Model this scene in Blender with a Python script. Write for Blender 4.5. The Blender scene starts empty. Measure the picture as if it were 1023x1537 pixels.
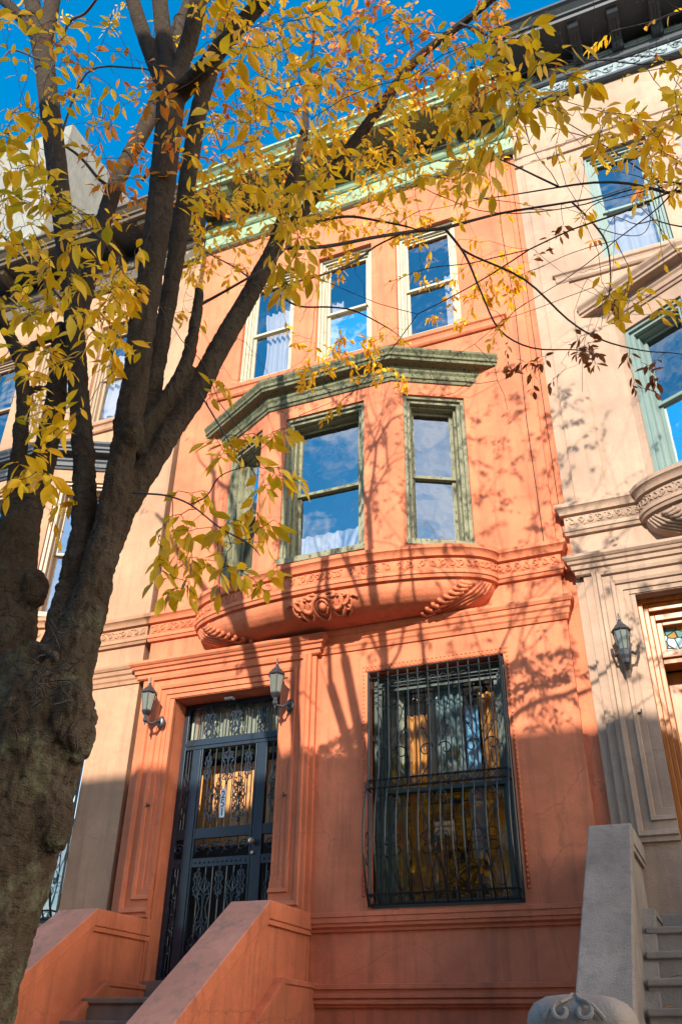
import bpy, bmesh, math, random
import numpy as np
from mathutils import Vector, Matrix, noise
R = math.radians
PI = math.pi
random.seed(11)
SC = bpy.context.scene
COL = SC.collection

# ------------------------------------------------------------------ camera geometry (also used to read distances off the view)
F_PX, CX, CY = 1289.18, 511.5, 768.5
YAW, PIT, ROL = R(23.0575), R(32.251), R(0.9995)
CAM = Vector((0, -9, 1.6))
_f0 = Vector((-math.sin(YAW), math.cos(YAW), 0)); _r0 = Vector((math.cos(YAW), math.sin(YAW), 0))
FWD = (_f0*math.cos(PIT) + Vector((0, 0, math.sin(PIT)))).normalized()
_u0 = _r0.cross(FWD)
RIGHT = _r0*math.cos(ROL) + _u0*math.sin(ROL)
UP = -_r0*math.sin(ROL) + _u0*math.cos(ROL)
def ray(px, py): return (FWD*F_PX + RIGHT*(px-CX) - UP*(py-CY)).normalized()
def at(px, py, Y):
    d = ray(px, py); return CAM + d*((Y+9.0)/d.y)
def atd(px, py, dist): return CAM + ray(px, py)*dist

cam = bpy.data.cameras.new('camera'); co = bpy.data.objects.new('camera', cam); COL.objects.link(co)
cam.sensor_fit = 'VERTICAL'; cam.sensor_height = 24; cam.lens = 24*F_PX/1537
cam.clip_start = 0.05; cam.clip_end = 2000
m = Matrix((RIGHT, UP, -FWD)).transposed().to_4x4(); m.translation = CAM; co.matrix_world = m
SC.camera = co

# ------------------------------------------------------------------ light
SUN_AZ, SUN_EL = R(8), R(28)     # sun behind the camera, a little to the right
S = Vector((math.sin(SUN_AZ)*math.cos(SUN_EL), -math.cos(SUN_AZ)*math.cos(SUN_EL), math.sin(SUN_EL)))
sl = bpy.data.lights.new('sun', 'SUN'); sl.energy = 2.95; sl.angle = R(0.4); sl.color = (1, .92, .80)
so = bpy.data.objects.new('sun', sl); COL.objects.link(so)
so.rotation_euler = (-S).to_track_quat('-Z', 'Y').to_euler()
W = bpy.data.worlds.new('World'); SC.world = W; W.use_nodes = True
nt = W.node_tree; nt.nodes.clear()
def N(nt, t, **k):
    n = nt.nodes.new(t)
    for a, b in k.items(): setattr(n, a, b)
    return n
def inp(n, **k):
    for a, b in k.items(): n.inputs[a.replace('_', ' ')].default_value = b
sky = N(nt, 'ShaderNodeTexSky', sky_type='NISHITA', sun_disc=False, sun_elevation=SUN_EL, sun_rotation=PI-SUN_AZ,
        altitude=0, air_density=1.0, dust_density=0.1, ozone_density=1.2)
hs = N(nt, 'ShaderNodeHueSaturation'); inp(hs, Hue=.49, Saturation=1.5, Value=.82)
tc = N(nt, 'ShaderNodeTexCoord'); mp = N(nt, 'ShaderNodeMapping'); mp.inputs['Scale'].default_value = (2.2, 2.2, 4.0)
nz = N(nt, 'ShaderNodeTexNoise'); inp(nz, Scale=2.0, Detail=8.0, Roughness=.6)
cr = N(nt, 'ShaderNodeValToRGB'); cr.color_ramp.elements[0].position = .48; cr.color_ramp.elements[1].position = .76
sep = N(nt, 'ShaderNodeSeparateXYZ'); mr = N(nt, 'ShaderNodeMapRange'); inp(mr, From_Min=-.1, From_Max=-.5, To_Min=0.0, To_Max=.42)
mu = N(nt, 'ShaderNodeMath', operation='MULTIPLY'); mx = N(nt, 'ShaderNodeMixRGB'); mx.inputs[2].default_value = (13, 11, 8.6, 1)
bg = N(nt, 'ShaderNodeBackground'); bg.inputs[1].default_value = .15
wo = N(nt, 'ShaderNodeOutputWorld')
L = nt.links.new
L(sky.outputs[0], hs.inputs['Color']); L(tc.outputs['Generated'], mp.inputs[0]); L(mp.outputs[0], nz.inputs[0]); L(nz.outputs[0], cr.inputs[0])
L(tc.outputs['Generated'], sep.inputs[0]); L(sep.outputs[1], mr.inputs[0]); L(cr.outputs[0], mu.inputs[0]); L(mr.outputs[0], mu.inputs[1])
m2 = N(nt, 'ShaderNodeMapRange'); inp(m2, From_Min=.60, From_Max=.86, To_Min=0.0, To_Max=.9); nz2 = N(nt, 'ShaderNodeMath', operation='MULTIPLY_ADD'); nz2.inputs[1].default_value = .5  # added bright cloud bank out of view to the right, fills the shade
L(nz.outputs[0], nz2.inputs[0]); L(sep.outputs[0], nz2.inputs[2]); sb = N(nt, 'ShaderNodeMath', operation='SUBTRACT'); L(nz2.outputs[0], sb.inputs[0]); sb.inputs[1].default_value = .25; L(sb.outputs[0], m2.inputs[0])
mx2 = N(nt, 'ShaderNodeMath', operation='MAXIMUM'); L(m2.outputs[0], mx2.inputs[0]); L(mu.outputs[0], mx2.inputs[1])
L(hs.outputs[0], mx.inputs[1]); L(mx2.outputs[0], mx.inputs[0]); L(mx.outputs[0], bg.inputs[0]); L(bg.outputs[0], wo.inputs[0])
SC.view_settings.view_transform = 'Standard'; SC.view_settings.look = 'None'; SC.view_settings.exposure = 1.57; SC.view_settings.gamma = 1

# ------------------------------------------------------------------ materials
def newmat(name):
    mt = bpy.data.materials.new(name); mt.use_nodes = True
    nt = mt.node_tree; nt.nodes.clear()
    o = N(nt, 'ShaderNodeOutputMaterial'); b = N(nt, 'ShaderNodeBsdfPrincipled'); nt.links.new(b.outputs[0], o.inputs[0])
    return mt, nt, b
def ramp(nt, src, stops):
    r = N(nt, 'ShaderNodeValToRGB'); e = r.color_ramp.elements
    while len(e) < len(stops): e.new(.5)
    for i, (p, c) in enumerate(stops): e[i].position = p; e[i].color = (*c, 1) if len(c) == 3 else c
    nt.links.new(src, r.inputs[0]); return r
def noisetex(nt, scale, detail=5, rough=.55, vec=None, mscale=None, dist=0):
    t = N(nt, 'ShaderNodeTexNoise'); inp(t, Scale=scale, Detail=detail, Roughness=rough, Distortion=dist)
    c = N(nt, 'ShaderNodeTexCoord'); v = c.outputs['Object']
    if mscale:
        mp = N(nt, 'ShaderNodeMapping'); mp.inputs['Scale'].default_value = mscale; nt.links.new(v, mp.inputs[0]); v = mp.outputs[0]
    nt.links.new(v, t.inputs[0]); return t
def mixc(nt, fac, a, b, mode='MIX'):
    m = N(nt, 'ShaderNodeMixRGB', blend_type=mode)
    if isinstance(fac, (int, float)): m.inputs[0].default_value = fac
    else: nt.links.new(fac, m.inputs[0])
    for i, c in ((1, a), (2, b)):
        if isinstance(c, tuple): m.inputs[i].default_value = (*c, 1)
        else: nt.links.new(c, m.inputs[i])
    return m.outputs[0]
def bump(nt, b, src, strength, dist=.01):
    n = N(nt, 'ShaderNodeBump'); inp(n, Strength=strength, Distance=dist); nt.links.new(src, n.inputs['Height']); nt.links.new(n.outputs[0], b.inputs['Normal']); return n
def sc3(c, k): return tuple(min(1, x*k) for x in c)
def stucco(name, col, dirt=(.12, .09, .07), var=.24, streak=.5, rough=.82, bmp=.4, crack=.8):
    mt, nt, b = newmat(name)
    n1 = noisetex(nt, 1.1, 6, .6); n2 = noisetex(nt, 9, 6, .65); n3 = noisetex(nt, 2.2, 6, .6, mscale=(3.5, 3.5, .28)); n4 = noisetex(nt, 90, 3)
    c = mixc(nt, ramp(nt, n1.outputs[0], [(.3, (0, 0, 0)), (.7, (1, 1, 1))]).outputs[0], sc3(col, 1-var), sc3(col, 1+var))
    c = mixc(nt, ramp(nt, n2.outputs[0], [(.45, (0, 0, 0)), (.8, (.5, .5, .5))]).outputs[0], c, sc3(col, .8))
    c = mixc(nt, ramp(nt, n3.outputs[0], [(.50, (0, 0, 0)), (.74, (streak, streak, streak))]).outputs[0], c, tuple(x*.5+y*.5 for x, y in zip(sc3(col, .6), dirt)))
    vo = N(nt, 'ShaderNodeTexVoronoi', feature='DISTANCE_TO_EDGE'); inp(vo, Scale=crack); cc = N(nt, 'ShaderNodeTexCoord'); mm = mixc(nt, .12, cc.outputs['Object'], n2.outputs['Color'], 'ADD'); nt.links.new(mm, vo.inputs[0])
    ck = ramp(nt, vo.outputs['Distance'], [(.0, (1, 1, 1)), (.007, (0, 0, 0))]); ckm = N(nt, 'ShaderNodeMath', operation='MULTIPLY'); nt.links.new(ck.outputs[0], ckm.inputs[0]); nt.links.new(ramp(nt, n1.outputs[0], [(.46, (0, 0, 0)), (.6, (.3, .3, .3))]).outputs[0], ckm.inputs[1])
    c = mixc(nt, ckm.outputs[0], c, sc3(dirt, .5))
    nt.links.new(c, b.inputs['Base Color']); inp(b, Roughness=rough)
    b.inputs['Specular IOR Level'].default_value = .25
    a = N(nt, 'ShaderNodeMath', operation='MULTIPLY_ADD'); nt.links.new(n2.outputs[0], a.inputs[0]); a.inputs[1].default_value = 1.5; nt.links.new(n4.outputs[0], a.inputs[2])
    bump(nt, b, a.outputs[0], bmp, .012); return mt
def peeling(name, col, under, scale=14, amt=.5, rough=.6):
    mt, nt, b = newmat(name)
    n1 = noisetex(nt, scale, 8, .7, mscale=(1, 1, .5)); n2 = noisetex(nt, 60, 3); n3 = noisetex(nt, 3, 5)
    f = ramp(nt, n1.outputs[0], [(amt+.04, (0, 0, 0)), (amt+.09, (1, 1, 1))]).outputs[0]
    c = mixc(nt, n3.outputs[0], sc3(col, .78), sc3(col, 1.18)); c = mixc(nt, f, c, under)
    nt.links.new(c, b.inputs['Base Color']); inp(b, Roughness=rough); b.inputs['Specular IOR Level'].default_value = .3
    i = N(nt, 'ShaderNodeMath', operation='SUBTRACT'); nt.links.new(n2.outputs[0], i.inputs[0]); nt.links.new(f, i.inputs[1]); bump(nt, b, i.outputs[0], .35, .006); return mt
def plain(name, col, rough=.5, metal=0, var=.12, scale=12, bmp=.1, mscale=None):
    mt, nt, b = newmat(name); n = noisetex(nt, scale, 5, .6, mscale=mscale)
    nt.links.new(mixc(nt, n.outputs[0], sc3(col, 1-var), sc3(col, 1+var)), b.inputs['Base Color']); inp(b, Roughness=rough, Metallic=metal)
    bump(nt, b, n.outputs[0], bmp, .01); return mt
def glassmat(name, fac=.5, wob=.06, tint=(1, 1, 1)):
    mt, nt, b = newmat(name); nt.nodes.remove(b)
    o = [n for n in nt.nodes if n.type == 'OUTPUT_MATERIAL'][0]
    g = N(nt, 'ShaderNodeBsdfGlossy'); inp(g, Roughness=.012); t = N(nt, 'ShaderNodeBsdfTransparent'); t.inputs[0].default_value = (*tint, 1)
    mx = N(nt, 'ShaderNodeMixShader'); fr = N(nt, 'ShaderNodeFresnel'); inp(fr, IOR=1.6)
    ad = N(nt, 'ShaderNodeMath', operation='ADD', use_clamp=True); ad.inputs[1].default_value = fac; nt.links.new(fr.outputs[0], ad.inputs[0])
    nt.links.new(ad.outputs[0], mx.inputs[0]); nt.links.new(t.outputs[0], mx.inputs[1]); nt.links.new(g.outputs[0], mx.inputs[2]); nt.links.new(mx.outputs[0], o.inputs[0])
    n = noisetex(nt, 2.3, 2, .4); bm_ = N(nt, 'ShaderNodeBump'); inp(bm_, Strength=wob, Distance=.05); nt.links.new(n.outputs[0], bm_.inputs['Height']); nt.links.new(bm_.outputs[0], g.inputs['Normal'])
    return mt
def woodmat(name, c1, c2, rough=.35, mscale=(12, 12, 1)):
    mt, nt, b = newmat(name); n = noisetex(nt, 4, 6, .6, mscale=mscale, dist=1.2); k = noisetex(nt, 3.5, 4, .5)
    c = mixc(nt, ramp(nt, n.outputs[0], [(.35, (0, 0, 0)), (.65, (1, 1, 1))]).outputs[0], c1, c2)
    c = mixc(nt, ramp(nt, k.outputs[0], [(.62, (0, 0, 0)), (.72, (.8, .8, .8))]).outputs[0], c, sc3(c1, .45))
    nt.links.new(c, b.inputs['Base Color']); inp(b, Roughness=rough); bump(nt, b, n.outputs[0], .1, .004); return mt
def clothmat(name, col, tr=.35):
    mt, nt, b = newmat(name); o = [n for n in nt.nodes if n.type == 'OUTPUT_MATERIAL'][0]
    n = noisetex(nt, 120, 2); c = mixc(nt, n.outputs[0], sc3(col, .9), sc3(col, 1.08)); nt.links.new(c, b.inputs['Base Color']); inp(b, Roughness=.9)
    t = N(nt, 'ShaderNodeBsdfTranslucent'); nt.links.new(c, t.inputs[0]); mx = N(nt, 'ShaderNodeMixShader'); mx.inputs[0].default_value = tr
    nt.links.new(b.outputs[0], mx.inputs[1]); nt.links.new(t.outputs[0], mx.inputs[2]); nt.links.new(mx.outputs[0], o.inputs[0]); return mt

M = {}
M['orange'] = stucco('orange_stucco', (.60, .178, .085), dirt=(.20, .09, .055), var=.30, streak=.62)
M['orange_trim'] = stucco('orange_trim_paint', (.59, .17, .079), dirt=(.2, .09, .05), streak=.45)
M['tan'] = stucco('tan_stucco', (.44, .245, .145), dirt=(.18, .12, .08))
M['beige'] = stucco('beige_stucco', (.40, .265, .185), dirt=(.22, .17, .13))
M['beige_trim'] = stucco('beige_trim_stone', (.38, .255, .18), dirt=(.2, .16, .13), streak=.6)
M['tan_trim'] = stucco('tan_trim_paint', (.40, .21, .12), dirt=(.18, .11, .08), streak=.5)
M['strip'] = stucco('weathered_cement', (.30, .27, .22), streak=.8)
M['green'] = peeling('pale_green_paint', (.24, .33, .20), (.08, .085, .06), 9, .54)
M['green_old'] = peeling('flaking_green_paint', (.14, .145, .075), (.05, .042, .024), 26, .50)
M['frame_old'] = peeling('flaking_sage_frame', (.215, .21, .125), (.07, .06, .04), 30, .52)
M['frame_cream'] = peeling('cream_frame_paint', (.45, .40, .28), (.2, .17, .12), 12, .58)
M['frame_teal'] = peeling('teal_frame_paint', (.19, .26, .235), (.14, .14, .12), 12, .60)
M['frame_dark'] = plain('dark_green_frame', (.035, .055, .045), .4)
M['frame_tan'] = plain('tan_frame', (.34, .24, .15), .5)
M['black_cornice'] = peeling('blue_black_cornice', (.035, .042, .05), (.10, .12, .13), 9, .55, .5)
M['frieze_blue'] = peeling('blue_grey_frieze', (.22, .27, .29), (.06, .07, .08), 12, .52)
M['brown_cornice'] = peeling('dark_brown_cornice', (.10, .075, .05), (.32, .28, .2), 9, .55)
M['iron'] = plain('black_iron', (.013, .015, .018), .32, .3, .3, 20, .05)
M['gate'] = plain('blue_black_gate_paint', (.020, .032, .048), .28, .2, .3, 15, .08)
M['glass'] = glassmat('old_window_glass', .28, .16)
M['glass_dim'] = glassmat('parlour_window_glass', .17, .14)
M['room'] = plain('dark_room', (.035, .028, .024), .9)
M['wood'] = woodmat('golden_oak', (.30, .085, .012), (.42, .145, .024))
M['plank'] = woodmat('pine_plank', (.48, .20, .06), (.70, .34, .12), .4)
M['gray'] = stucco('grey_cement', (.32, .262, .215), dirt=(.12, .11, .10), var=.35, streak=.6, bmp=.9, crack=2.2)
M['stone'] = stucco('carved_stone', (.30, .25, .215), dirt=(.2, .17, .15), var=.2, bmp=.5)
M['step'] = stucco('brown_step', (.25, .17, .125), dirt=(.1, .08, .07), var=.25, bmp=.5)
M['coping'] = stucco('worn_coping', (.54, .235, .155), dirt=(.22, .20, .14), var=.25, streak=.8)
M['lead'] = plain('lantern_metal', (.07, .07, .075), .4, .6, .3, 30)
M['lamp_glass'] = plain('frosted_lamp_glass', (.13, .14, .115), .15, 0, .15, 8, .1)
M['brass'] = plain('worn_brass', (.55, .42, .33), .3, .8)
M['white'] = plain('white_enamel', (.72, .76, .80), .4, 0, .04)
M['ink'] = plain('navy_ink', (.015, .02, .05), .5)
M['lace'] = clothmat('white_lace', (.72, .72, .74)); M['cream'] = clothmat('cream_cloth', (.62, .56, .44)); M['amber'] = clothmat('amber_cloth', (.95, .48, .12), .35)
M['teal'] = clothmat('teal_cloth', (.20, .33, .37), .3); M['blue'] = clothmat('sky_reflection_blue', (.20, .55, .95), .3); M['palegreen'] = clothmat('pale_green_cloth', (.40, .44, .34), .2); M['pink'] = clothmat('pale_pink_cloth', (.62, .42, .36), .3)  # the sky blue colour imitates reflected sky
M['asphalt'] = stucco('asphalt', (.05, .05, .052), var=.2, streak=.1); M['concrete'] = stucco('pavement_concrete', (.25, .235, .21), var=.15, streak=.1)
M['opp'] = [stucco('far_brick', (.26, .13, .09)), stucco('far_brownstone', (.30, .22, .16)), stucco('far_limestone', (.42, .38, .31))]
M['pale'] = stucco('pale_render', (.21, .205, .18))

def stained():
    mt, nt, b = newmat('leaded_stained_glass'); v = N(nt, 'ShaderNodeTexVoronoi'); inp(v, Scale=11); e = N(nt, 'ShaderNodeTexVoronoi', feature='DISTANCE_TO_EDGE'); inp(e, Scale=11)
    c = N(nt, 'ShaderNodeTexCoord'); nt.links.new(c.outputs['Object'], v.inputs[0]); nt.links.new(c.outputs['Object'], e.inputs[0])
    sp = N(nt, 'ShaderNodeSeparateColor'); nt.links.new(v.outputs['Color'], sp.inputs[0])
    r = ramp(nt, sp.outputs[0], [(.0, (.30, .45, .50)), (.35, (.10, .22, .20)), (.6, (.45, .55, .58)), (.8, (.35, .20, .05)), (1, (.12, .25, .12))]); r.color_ramp.interpolation = 'CONSTANT'
    l = ramp(nt, e.outputs['Distance'], [(.05, (0, 0, 0)), (.07, (1, 1, 1))])
    nt.links.new(mixc(nt, l.outputs[0], (.02, .02, .02), r.outputs[0]), b.inputs['Base Color']); inp(b, Roughness=.06); b.inputs['Specular IOR Level'].default_value = 1.0; return mt
M['stained'] = stained()
def bark():
    mt, nt, b = newmat('bark'); n1 = noisetex(nt, 3, 6, .6); n2 = noisetex(nt, 22, 8, .7, mscale=(1, 1, .55), dist=.8); n3 = noisetex(nt, 7, 6, .65); n4 = noisetex(nt, 70, 4, .7, mscale=(1, 1, 2.2))
    c = mixc(nt, n2.outputs[0], (.020, .014, .010), (.165, .115, .075))
    c = mixc(nt, ramp(nt, n1.outputs[0], [(.42, (0, 0, 0)), (.62, (.75, .75, .75))]).outputs[0], c, (.155, .118, .082))
    c = mixc(nt, ramp(nt, n3.outputs[0], [(.56, (0, 0, 0)), (.70, (.75, .75, .75))]).outputs[0], c, (.12, .118, .05))
    ln = noisetex(nt, 16, 5, .6, mscale=(1, 1, 4.5), dist=.4); c = mixc(nt, ramp(nt, ln.outputs[0], [(.58, (0, 0, 0)), (.66, (.8, .8, .8))]).outputs[0], c, (.03, .021, .014))
    vb = N(nt, 'ShaderNodeTexVoronoi', feature='DISTANCE_TO_EDGE'); inp(vb, Scale=17.0); cb = N(nt, 'ShaderNodeTexCoord'); mb = N(nt, 'ShaderNodeMapping'); mb.inputs['Scale'].default_value = (1, 1, .6); mm = mixc(nt, .09, cb.outputs['Object'], n2.outputs['Color'], 'ADD'); nt.links.new(mm, mb.inputs[0]); nt.links.new(mb.outputs[0], vb.inputs[0])
    ck = ramp(nt, vb.outputs['Distance'], [(.0, (1, 1, 1)), (.05, (0, 0, 0))]); gm = N(nt, 'ShaderNodeMath', operation='MULTIPLY'); nt.links.new(ck.outputs[0], gm.inputs[0]); nt.links.new(ramp(nt, n1.outputs[0], [(.4, (0, 0, 0)), (.55, (.8, .8, .8))]).outputs[0], gm.inputs[1])
    c = mixc(nt, gm.outputs[0], c, (.022, .016, .011))
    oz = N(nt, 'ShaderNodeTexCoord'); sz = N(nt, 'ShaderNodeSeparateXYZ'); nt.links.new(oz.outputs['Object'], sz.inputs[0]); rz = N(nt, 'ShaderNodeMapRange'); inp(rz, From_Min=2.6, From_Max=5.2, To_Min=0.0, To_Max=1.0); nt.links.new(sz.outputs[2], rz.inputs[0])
    lich = noisetex(nt, 5.5, 7, .7); lm = N(nt, 'ShaderNodeMath', operation='SUBTRACT', use_clamp=True); nt.links.new(ramp(nt, lich.outputs[0], [(.52, (0, 0, 0)), (.62, (.85, .85, .85))]).outputs[0], lm.inputs[0]); nt.links.new(rz.outputs[0], lm.inputs[1])
    c = mixc(nt, lm.outputs[0], c, mixc(nt, n4.outputs[0], (.10, .11, .05), (.26, .25, .17)))
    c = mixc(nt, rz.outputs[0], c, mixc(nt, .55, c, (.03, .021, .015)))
    nt.links.new(c, b.inputs['Base Color']); inp(b, Roughness=.9); b.inputs['Specular IOR Level'].default_value = .15
    a = N(nt, 'ShaderNodeMath', operation='MULTIPLY_ADD'); nt.links.new(n4.outputs[0], a.inputs[0]); a.inputs[1].default_value = .5; nt.links.new(n2.outputs[0], a.inputs[2])
    bump(nt, b, a.outputs[0], 1.0, .035); return mt
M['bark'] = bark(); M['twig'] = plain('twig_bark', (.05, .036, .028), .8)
def leafmat():
    mt, nt, b = newmat('autumn_leaf'); o = [n for n in nt.nodes if n.type == 'OUTPUT_MATERIAL'][0]
    a = N(nt, 'ShaderNodeAttribute', attribute_name='leafcol'); n = noisetex(nt, 35, 3)
    c = mixc(nt, ramp(nt, n.outputs[0], [(.55, (0, 0, 0)), (.8, (.35, .35, .35))]).outputs[0], a.outputs['Color'], (.40, .20, .02))
    nt.links.new(c, b.inputs['Base Color']); inp(b, Roughness=.45); b.inputs['Specular IOR Level'].default_value = .35
    t = N(nt, 'ShaderNodeBsdfTranslucent'); nt.links.new(c, t.inputs[0]); mx = N(nt, 'ShaderNodeMixShader'); mx.inputs[0].default_value = .5
    nt.links.new(b.outputs[0], mx.inputs[1]); nt.links.new(t.outputs[0], mx.inputs[2]); nt.links.new(mx.outputs[0], o.inputs[0]); return mt
M['leaf'] = leafmat()

# ------------------------------------------------------------------ building helpers
def thing(name, label, cat, loc=(0, 0, 0), group=None):
    o = bpy.data.objects.new(name, None); COL.objects.link(o); o.location = loc; o.empty_display_size = .1
    o['label'] = label; o['category'] = cat
    if group: o['group'] = group
    return o
def link(name, me, mat, parent=None, local=False):
    o = bpy.data.objects.new(name, me); COL.objects.link(o)
    if mat: me.materials.append(mat)
    if parent:
        o.parent = parent
        if not local:
            if parent.parent is None: o.matrix_parent_inverse = Matrix.Translation(-Vector(parent.location))
    return o
def add(name, bm, mat, parent=None, smooth=False, local=False, bevel=0):
    bmesh.ops.recalc_face_normals(bm, faces=bm.faces)
    me = bpy.data.meshes.new(name); bm.to_mesh(me); bm.free()
    if smooth:
        me.polygons.foreach_set('use_smooth', [True]*len(me.polygons))
        if smooth is not True: me.set_sharp_from_angle(angle=R(smooth))
    o = link(name, me, mat, parent, local)
    if bevel:
        b = o.modifiers.new('bevel', 'BEVEL'); b.width = bevel; b.segments = 2; b.limit_method = 'ANGLE'; b.angle_limit = R(50)
    return o
def tag(o, label, cat, group=None):
    o['label'] = label; o['category'] = cat
    if group: o['group'] = group
    return o
def struct(o): o['kind'] = 'structure'; return o
B = bmesh.new
def quad(bm, *p): return bm.faces.new([bm.verts.new(v) for v in p])
def box(bm, x0, x1, y0, y1, z0, z1, T=None):
    f = T or (lambda a, b, c: (a, b, c))
    v = [bm.verts.new(f(x, y, z)) for x in (x0, x1) for y in (y0, y1) for z in (z0, z1)]
    for i in ((0, 1, 3, 2), (4, 6, 7, 5), (0, 4, 5, 1), (2, 3, 7, 6), (0, 2, 6, 4), (1, 5, 7, 3)): bm.faces.new([v[k] for k in i])
def boxT(bm, T, u0, u1, v0, v1, d0, d1):
    box(bm, u0, u1, d0, d1, v0, v1, lambda a, b, c: T(a, c, b))
def sweep(bm, path, prof, fn, closed=False, caps=True):
    P = [Vector(p) for p in path]; n = len(P); rows = []
    for i in range(n):
        a = P[i-1] if (i > 0 or closed) else None; c = P[(i+1) % n] if (i < n-1 or closed) else None
        ns = []
        if a is not None: d = (P[i]-a).normalized(); ns.append(Vector((d.y, -d.x)))
        if c is not None: d = (c-P[i]).normalized(); ns.append(Vector((d.y, -d.x)))
        mt = ns[0] if len(ns) == 1 else (ns[0]+ns[1])/max(.2, 1+ns[0].dot(ns[1]))
        rows.append([bm.verts.new(fn(P[i].x+mt.x*o, P[i].y+mt.y*o, h)) for o, h in prof])
    k = len(prof)
    for i in range(n if closed else n-1):
        r0, r1 = rows[i], rows[(i+1) % n]
        for j in range(k-1): bm.faces.new((r0[j], r0[j+1], r1[j+1], r1[j]))
    if caps and not closed:
        for r in (rows[0], rows[-1]):
            try: bm.faces.new(r)
            except Exception: pass
    return rows
HZ = lambda x, y, h: (x, y, h)
def FV(y0): return lambda x, z, h: (x, y0-h, z)
def tube(bm, pts, r, n=6, cap=True):
    P = [Vector(p) for p in pts]; k = len(P)
    rr = r if isinstance(r, (list, tuple)) else [r]*k
    t = (P[1]-P[0]).normalized(); u = t.orthogonal().normalized(); rows = []
    for i in range(k):
        t2 = (P[min(i+1, k-1)]-P[max(i-1, 0)])
        t2 = t2.normalized() if t2.length > 1e-9 else t
        q = t.rotation_difference(t2); u = q @ u; t = t2; u = (u-t*u.dot(t)).normalized(); w = t.cross(u)
        rows.append([bm.verts.new(P[i]+(u*math.cos(2*PI*j/n)+w*math.sin(2*PI*j/n))*rr[i]) for j in range(n)])
    for a, b in zip(rows, rows[1:]):
        for j in range(n): bm.faces.new((a[j], a[(j+1) % n], b[(j+1) % n], b[j]))
    if cap: bm.faces.new(rows[0]); bm.faces.new(rows[-1])
def lathe(bm, prof, c=(0, 0, 0), n=12, rot=0, cap=True):
    rows = [[bm.verts.new((c[0]+r*math.cos(2*PI*j/n+rot), c[1]+r*math.sin(2*PI*j/n+rot), c[2]+z)) for j in range(n)] for r, z in prof]
    for a, b in zip(rows, rows[1:]):
        for j in range(n): bm.faces.new((a[j], a[(j+1) % n], b[(j+1) % n], b[j]))
    if cap: bm.faces.new(rows[0]); bm.faces.new(rows[-1])
def blob(bm, c, a, b, d, n=8, k=5):   # ellipsoid with half-axis vectors a, b, d
    c, a, b, d = Vector(c), Vector(a), Vector(b), Vector(d); rows = []
    for i in range(1, k):
        th = PI*i/k; rows.append([bm.verts.new(c+d*math.cos(th)+(a*math.cos(2*PI*j/n)+b*math.sin(2*PI*j/n))*math.sin(th)) for j in range(n)])
    t0, t1 = bm.verts.new(c+d), bm.verts.new(c-d)
    for j in range(n):
        bm.faces.new((t0, rows[0][j], rows[0][(j+1) % n])); bm.faces.new((t1, rows[-1][(j+1) % n], rows[-1][j]))
    for p, q in zip(rows, rows[1:]):
        for j in range(n): bm.faces.new((p[j], q[j], q[(j+1) % n], p[(j+1) % n]))
def prism(bm, poly, x0, x1):          # poly in (y, z), extruded along x
    a = [bm.verts.new((x0, y, z)) for y, z in poly]; b = [bm.verts.new((x1, y, z)) for y, z in poly]
    bm.faces.new(a); bm.faces.new(b)
    for i in range(len(poly)): j = (i+1) % len(poly); bm.faces.new((a[i], a[j], b[j], b[i]))
def TF(y0): return lambda u, v, d: (u, y0+d, v)
def TFacet(A, Bp):
    A = Vector(A); e = (Vector(Bp)-A).normalized(); n = Vector((e.y, -e.x))
    return lambda u, v, d: (A.x+e.x*u-n.x*d, A.y+e.y*u-n.y*d, v)
def wall(bm, T, u0, u1, v0, v1, ops, depth):
    us = sorted({u0, u1, *[o[0] for o in ops], *[o[1] for o in ops]}); vs = sorted({v0, v1, *[o[2] for o in ops], *[o[3] for o in ops]})
    V = {}
    def gv(u, v):
        if (u, v) not in V: V[u, v] = bm.verts.new(T(u, v, 0))
        return V[u, v]
    for a, b in zip(us, us[1:]):
        for c, d in zip(vs, vs[1:]):
            if any(o[0] <= a and b <= o[1] and o[2] <= c and d <= o[3] for o in ops): continue
            bm.faces.new((gv(a, c), gv(b, c), gv(b, d), gv(a, d)))
    for a, b, c, d in ops:
        for (p, q) in (((a, c), (a, d)), ((a, d), (b, d)), ((b, d), (b, c)), ((b, c), (a, c))):
            quad(bm, T(*p, 0), T(*q, 0), T(*q, depth), T(*p, depth))
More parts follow.
